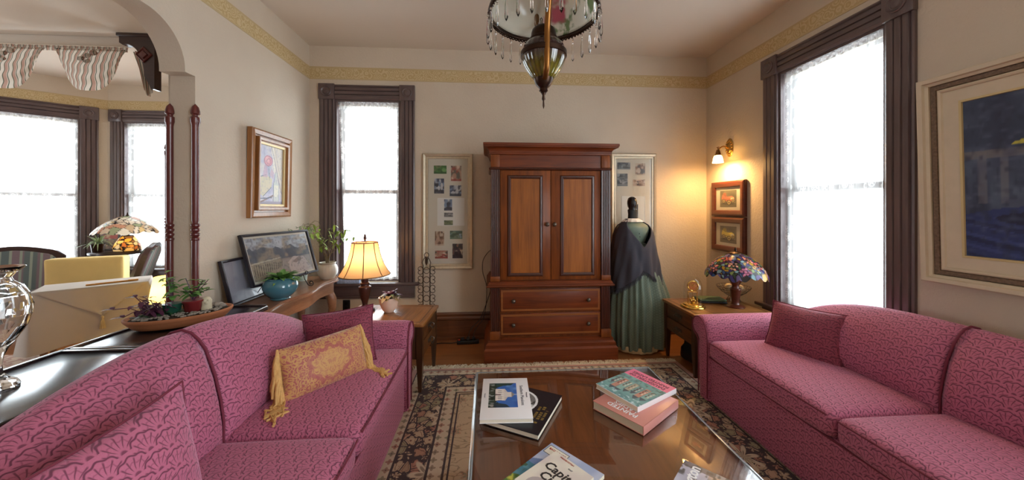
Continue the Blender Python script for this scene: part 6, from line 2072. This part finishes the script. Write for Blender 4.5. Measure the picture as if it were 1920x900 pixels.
# travel book and pamphlet at the near edge
def art_lake():
    c = Canvas(90, 120, (168, 182, 214))
    c.noise(4, 5, (200, 206, 226), .35, .7, .8, 1).poly([(0, .62), (.2, .72), (.5, .64), (.8, .74), (1, .66), (1, .5), (0, .5)], (104, 128, 176), .9).rect(0, .26, 1, .55, (72, 128, 150)).noise(3, 22, (110, 160, 176), .5, .8, .7, 4, ((c.V > .26) & (c.V < .55)) * 1.0)
    c.blend((c.V < .27 + .04 * np.sin(c.U * 14)) * 1.0, (96, 128, 66)).noise(30, 34, (214, 208, 90), .55, .75, .9, 6, (c.V < .27) * 1.0).noise(26, 30, (60, 92, 60), .6, .8, .8, 7, (c.V < .5) * 1.0)
    return c
b = book('guide_book', 'softcover travel book with a lake and hills, at the near edge of the coffee table', .214, .280, .013, (.197, 1.080, ZT), -49, 'cover_paper', (art_lake(), -.107, -.14, .214, .28), False)
MB().box(-.100, -.020, .086, .126, .0131, .0136).build('title_panel', 'cover_paper', b, None)
frame_mb(.080, .040, [(0, 0), (0, .0006), (.0016, .0006), (.0016, 0)]).move(Matrix.Translation((-.060, .106, .0133)) @ Matrix.Rotation(R(-90), 4, 'X')).build('panel_rule', 'ink_dark', b, None)
text('cover_title', 'BACKROADS', .0115, 'ink_red', b, (-.060, .112, .0138), bold=.0003)
def art_capital():
    c = Canvas(80, 110, (236, 230, 216))
    c.noise(4, 4, (222, 210, 204), .4, .8, .8, 1).ell(.4, .30, .24, .16, (176, 164, 168), .8).ell(.4, .28, .17, .11, (222, 218, 224), .9).poly([(.78, .0), (.74, .5), (.9, .62), (1, .5), (1, 0)], (128, 108, 112), .9).noise(14, 18, (96, 78, 84), .5, .8, .8, 3, (c.U > .76) * (c.V < .6) * 1.0).rect(0, 0, 1, .16, (150, 140, 140), .8)
    return c
b = book('guide_book', 'cream softcover titled Capital Cities, lying on the travel book', .158, .230, .009, (.192, 1.063, ZT + .0142), -53, 'cover_paper', (art_capital(), -.079, -.115, .158, .230), False)
text('cover_title', 'Capital', .046, 'ink_dark', b, (.004, .046, .0097), shear=.12, bold=.0009)
text('cover_title', 'Cities', .046, 'ink_dark', b, (.010, .004, .0097), shear=.12, bold=.0009)
text('cover_byline', 'our', .012, 'ink_grey', b, (.012, .083, .0097))
text('cover_byline', 'WASHINGTON', .0085, 'ink_red', b, (-.020, .104, .0097))
def art_wash():
    c = Canvas(120, 90, (176, 178, 200))
    c.noise(5, 5, (204, 208, 226), .4, .8, .8, 1).rect(.62, .0, 1, .62, (128, 130, 138), .8).noise(10, 8, (226, 186, 160), .5, .7, .95, 3, ((c.U > .45) & (c.V < .62)) * 1.0).noise(22, 20, (70, 74, 80), .6, .8, .9, 5, (c.U > .72) * 1.0).rect(.90, .55, 1, 1, (64, 70, 84), .7)
    return c
b = book('magazine', 'grey travel magazine titled Washington, at the near right corner of the coffee table', .275, .210, .006, (.648, .975, ZT), 43.8, 'cover_paper', (art_wash(), -.1375, -.105, .275, .21), False)
text('cover_title', 'Washington', .048, 'ink_white', b, (.128, .068, .0067), align='RIGHT', bold=.0010, sx=.95)

# ================================================================== BEYOND THE ARCHWAY
def cloth_table():
    A, B, C = Vector((-3.85, 3.20)), Vector((-3.31, 3.63)), Vector((-3.57, 3.94))
    c = (A + C) / 2; ang = math.atan2(B.y - A.y, B.x - A.x)
    w, d, zt_ = (B - A).length, (C - B).length, .64
    root = thing('side_table', 'small table under the cream tasselled cloth beyond the archway', 'table', (c.x, c.y, 0), ang)
    MB().box(-w / 2 + .03, w / 2 - .03, -d / 2 + .03, d / 2 - .03, zt_ - .03, zt_ - .004, .003).build('table_top', 'table', root, 30)
    for sx in (-1, 1):
        for sy in (-1, 1): MB().box(sx * (w / 2 - .06) - .018, sx * (w / 2 - .06) + .018, sy * (d / 2 - .06) - .018, sy * (d / 2 - .06) + .018, .001, zt_ - .03).build('leg', 'table', root, None)
    cl = thing('tablecloth', 'cream tablecloth with an envelope fold and tassel, draped over the small table', 'tablecloth', (c.x, c.y, 0), ang)
    def sk(s, t):
        """perimeter parameter s in 0..1, t from the table edge down to the hem"""
        per = [(-w / 2, -d / 2), (w / 2, -d / 2), (w / 2, d / 2), (-w / 2, d / 2)]
        L = [w, d, w, d]; tot = sum(L); q = s * tot
        k = 0
        while k < 3 and q > L[k]: q -= L[k]; k += 1
        a, b_ = per[k], per[(k + 1) % 4]; f = q / L[k]
        x, y = a[0] + (b_[0] - a[0]) * f, a[1] + (b_[1] - a[1]) * f
        nx, ny = ((0, -1), (1, 0), (0, 1), (-1, 0))[k]
        e = min(f, 1 - f) * L[k]
        fl = .05 * t * math.exp(-(e / .10) ** 2) + .012 * t * math.sin(s * 34)
        cr = .012
        return (x + nx * (cr * min(1, t * 8) + fl + .02 * t) , y + ny * (cr * min(1, t * 8) + fl + .02 * t), zt_ + .003 - (zt_ - .14) * t - .02 * t * math.cos(s * 8 * PI))
    rows = [[sk(i / 120, t / 18) for i in range(120)] for t in range(19)]
    m = MB().grid(rows, wrap=True)
    m.box(-w / 2 - .001, w / 2 + .001, -d / 2 - .001, d / 2 + .001, zt_ - .002, zt_ + .004)
    m.build('drape', 'cream_cloth', cl, 60)
    # pointed overlay flap on the long side, with tassel
    rows = []
    for j in range(12):
        t = j / 11
        rows.append([((s - .5) * w * 1.0 * (1 - t) + .06 * t, -d / 2 - .022 - .014 * t - .006 * math.sin(s * 9) * t, zt_ + .006 - .27 * t - .0 * s) for s in [q / 20 for q in range(21)]])
    o = MB().grid(rows).build('overlay_flap', 'cream_cloth', cl, 60, thick=.004)
    m = MB().ball((.06, -d / 2 - .042, zt_ - .275), .010)
    for k in range(12):
        a = k * PI / 6; m.tube([(.06, -d / 2 - .042, zt_ - .28), (.06 + .012 * math.cos(a), -d / 2 - .045 + .010 * math.sin(a), zt_ - .32), (.06 + .018 * math.cos(a), -d / 2 - .045 + .012 * math.sin(a), zt_ - .38)], .003, 5)
    m.build('tassel', 'tassel', cl, 60)
    p = Matrix.Translation((c.x, c.y, 0)) @ Matrix.Rotation(ang, 4, 'Z') @ Vector((.10, -.09, zt_ + .0045))
    t_ = thing('wooden_stick', 'thin honey coloured wooden stick lying on the cream tablecloth', 'stick', p, ang + R(8))
    MB().box(-.16, .16, -.012, .012, 0, .014, .003).build('shaft', 'orange_wood', t_, 30)
    MB().box(.10, .17, -.02, .02, .0, .017, .004).build('handle', 'orange_wood', t_, 30)
cloth_table()
def yellow_chest():
    a, b = Vector((-4.45, 3.79)), Vector((-3.93, 4.03))
    ang = math.atan2(b.y - a.y, b.x - a.x); w = (b - a).length; c = (a + b) / 2
    n = Vector((-math.sin(ang), math.cos(ang))); d = .15; c = c + n * d / 2
    root = thing('draped_chest', 'upright piece covered in creased yellow cloth behind the cream tablecloth', 'cabinet', (c.x, c.y, 0), ang)
    MB().box(-w / 2 + .02, w / 2 - .02, -d / 2 + .02, d / 2 - .02, .001, .82, .004).build('chest_body', 'table', root, 30)
    def crease(p):
        f = math.sin(p.x * 9 + p.z * 7) * .006 + math.sin(p.x * 21 - p.z * 17) * .003
        if p.y < 0: p.y += f - .010 * (1 - p.z / .84)
        return p
    m = MB(); rbox(m, -w / 2, w / 2, -d / 2, d / 2, .05, .84, .022, 14, crease); m.build('yellow_cover', 'yellow_cloth', root, 60)
yellow_chest()
def striped_chair(label, loc, rz, w=.66, h=.95, tilt=.14, yf=-.28):
    root = thing('upholstered_chair', label, 'chair', loc, rz, 'striped chairs in the bay')
    hw = w / 2
    def lean(p):
        p.y += max(0, p.z - .42) * tilt; return p
    # back: arched carved rail around a striped pad
    out_ = []
    for k in range(25):
        u = -1 + 2 * k / 24
        out_.append((u * hw, h - .05 + .05 * math.cos(u * PI * 1.0) * .5 + .03 * (1 - u ** 4) - .10 * max(0, abs(u) - .8) * 5 * .5))
    poly = [(-hw * .94, .40)] + out_ + [(hw * .94, .40)]
    m = MB().prism(poly, .22, .27, 'y'); 
    for v in m.bm.verts: v.co.y += max(0, v.co.z - .42) * tilt
    m.build('back_frame', 'carved', root, 30)
    pad = [(-hw * .86, .44)] + [(x * .90, z - .045) for x, z in out_[1:-1]] + [(hw * .86, .44)]
    m = MB().prism(pad, .185, .225, 'y')
    for v in m.bm.verts: v.co.y += max(0, v.co.z - .42) * tilt
    m.build('back_pad', 'stripe', root, 30)
    pad2 = MB().prism(pad, .265, .285, 'y')
    for v in pad2.bm.verts: v.co.y += max(0, v.co.z - .42) * tilt
    pad2.build('rear_pad', 'stripe', root, 30)
    m = MB(); rbox(m, -hw, hw, yf, .22, .36, .46, .035, 8); m.build('seat', 'stripe', root, 60)
    MB().box(-hw + .01, hw - .01, yf + .01, .24, .30, .365, .006).build('seat_rail', 'carved', root, 30)
    for sx in (-1, 1):
        for y in (yf + .04, .22):
            MB().tube([(sx * (hw - .04), y, .31), (sx * (hw - .02), y - .01 * (1 if y < 0 else -1), .18), (sx * (hw - .045), y, .002)], [.026, .020, .015], 10).build('leg', 'carved', root, 60)
    return root
striped_chair('striped upholstered chair with curved dark top rail before the slanted bay window', (-5.06, 3.95, 0), R(35), .74, .93)
striped_chair('striped upholstered chair seen side on beside the draped yellow piece', (-4.47, 4.42, 0), R(-62), .48, .93, .30, -.14)
def lamp_table():
    root = thing('lamp_table', 'small dark table in the bay window under the domed mosaic lamp', 'table', (-4.62, 4.70, 0))
    MB().lathe([(.26, .79), (.27, .795), (.27, .815), (.26, .82)], 40).build('table_top', 'carved', root, 30)
    MB().lathe([(.05, .10), (.03, .16), (.035, .4), (.045, .5), (.03, .6), (.05, .78)], 20).build('pedestal', 'carved', root, 50)
    for k in range(3):
        a = k * 2 * PI / 3 + .5
        MB().tube([(0, 0, .14), (.12 * math.cos(a), .12 * math.sin(a), .12), (.24 * math.cos(a), .24 * math.sin(a), .02)], [.022, .02, .016], 8).build('foot', 'carved', root, 60)
    lp_ = thing('mosaic_glass_lamp', 'cream mosaic glass table lamp with matching base in the bay window', 'lamp', (-4.50, 4.66, .82))
    pal = [(238, 222, 200), (228, 206, 180), (206, 176, 150), (232, 216, 196), (236, 226, 206), (206, 176, 140), (160, 166, 130), (206, 150, 120), (226, 196, 140)]
    tiffany_shade('lamp_shade', [(.02, .44), (.08, .425), (.17, .375), (.24, .315), (.285, .262), (.30, .242)], 160, 36, 9, pal, lp_, .0045, 0, .04, 110)
    tiffany_shade('lamp_base', [(.055, .19), (.07, .17), (.10, .12), (.125, .06), (.13, .02), (.12, .0)], 90, 22, 12, [(214, 150, 60), (226, 190, 120), (180, 110, 60), (200, 190, 160), (120, 90, 60)], lp_, .008, 0, 0, 60)
    MB().lathe([(.125, .001), (.128, .008), (.118, .014)], 30).build('foot', 'bronze', lp_, 40)
    MB().lathe([(.058, .188), (.05, .196), (.018, .20), (.012, .24), (.012, .44), (.022, .446), (.010, .455), (.006, .48), (0, .485)], 20).build('stem', 'bronze', lp_, 50)
    g = lamp_light('bulb', (0, 0, .10), 1.2, (1, .7, .35), .03); g.parent = lp_
    sp_ = thing('spider_plant', 'spider plant with long arching pale leaves beside the bay window lamp', 'plant', (-4.76, 4.58, .82))
    MB().lathe([(.05, 0), (.06, .08), (.066, .10), (.060, .10)], 24).build('pot', 'bronze', sp_, 50)
    rnd = random.Random(21); m = MB()
    for k in range(46):
        a = rnd.uniform(0, 2 * PI); L = rnd.uniform(.16, .30); e = rnd.uniform(.3, 1.2)
        rows = []
        for q in range(8):
            t = q / 7; r = L * t * math.cos(e) ; z = .10 + L * t * math.sin(e) - L * .75 * t * t * (1 if e < .9 else .6)
            ww = .007 * (1 - t ** 2) + .0008; ca, sa = math.cos(a), math.sin(a)
            z = max(z, .012)
            rows.append([(r * ca - sa * ww, r * sa + ca * ww, z), (r * ca + sa * ww, r * sa - ca * ww, z)])
        m.grid(rows)
    m.build('foliage', 'leaf_pale', sp_, 60)
    fr = thing('framed_photograph', 'small framed picture standing behind the spider plant in the bay', 'picture', (-4.83, 4.78, .965), rot=(R(-8), 0, R(12)))
    frame_mb(.20, .25, [(0, .004), (0, .014), (.02, .016), (.022, .0)]).build('frame', 'carved', fr, 20)
    c = Canvas(40, 50, (150, 120, 110)).noise(4, 5, (90, 100, 96), .4, .8, .9, 1).rect(.2, .5, .9, .72, (186, 96, 86)).noise(10, 12, (206, 186, 150), .6, .8, .8, 3)
    picture('photo', c, .20, .25, 'photo', fr, (-.10, -.004, -.125))
lamp_table()
def glow_lamp():
    root = thing('floor_lamp', 'low lamp with glowing yellow shade at the edge of the bay opening', 'lamp', (-2.90, 3.36, 0))
    MB().lathe([(.10, .001), (.10, .01), (.03, .02), (.012, .04), (.010, .50), (.014, .52)], 20).build('base', 'bronze', root, 50)
    MB().shell([(.095, .74), (.105, .68), (.118, .60), (.13, .52)], 32).build('lamp_shade', 'yellow_shade', root, 60)
    g = lamp_light('bulb', (0, 0, .62), 5.0, (1, .74, .34), .03); g.parent = root
glow_lamp()
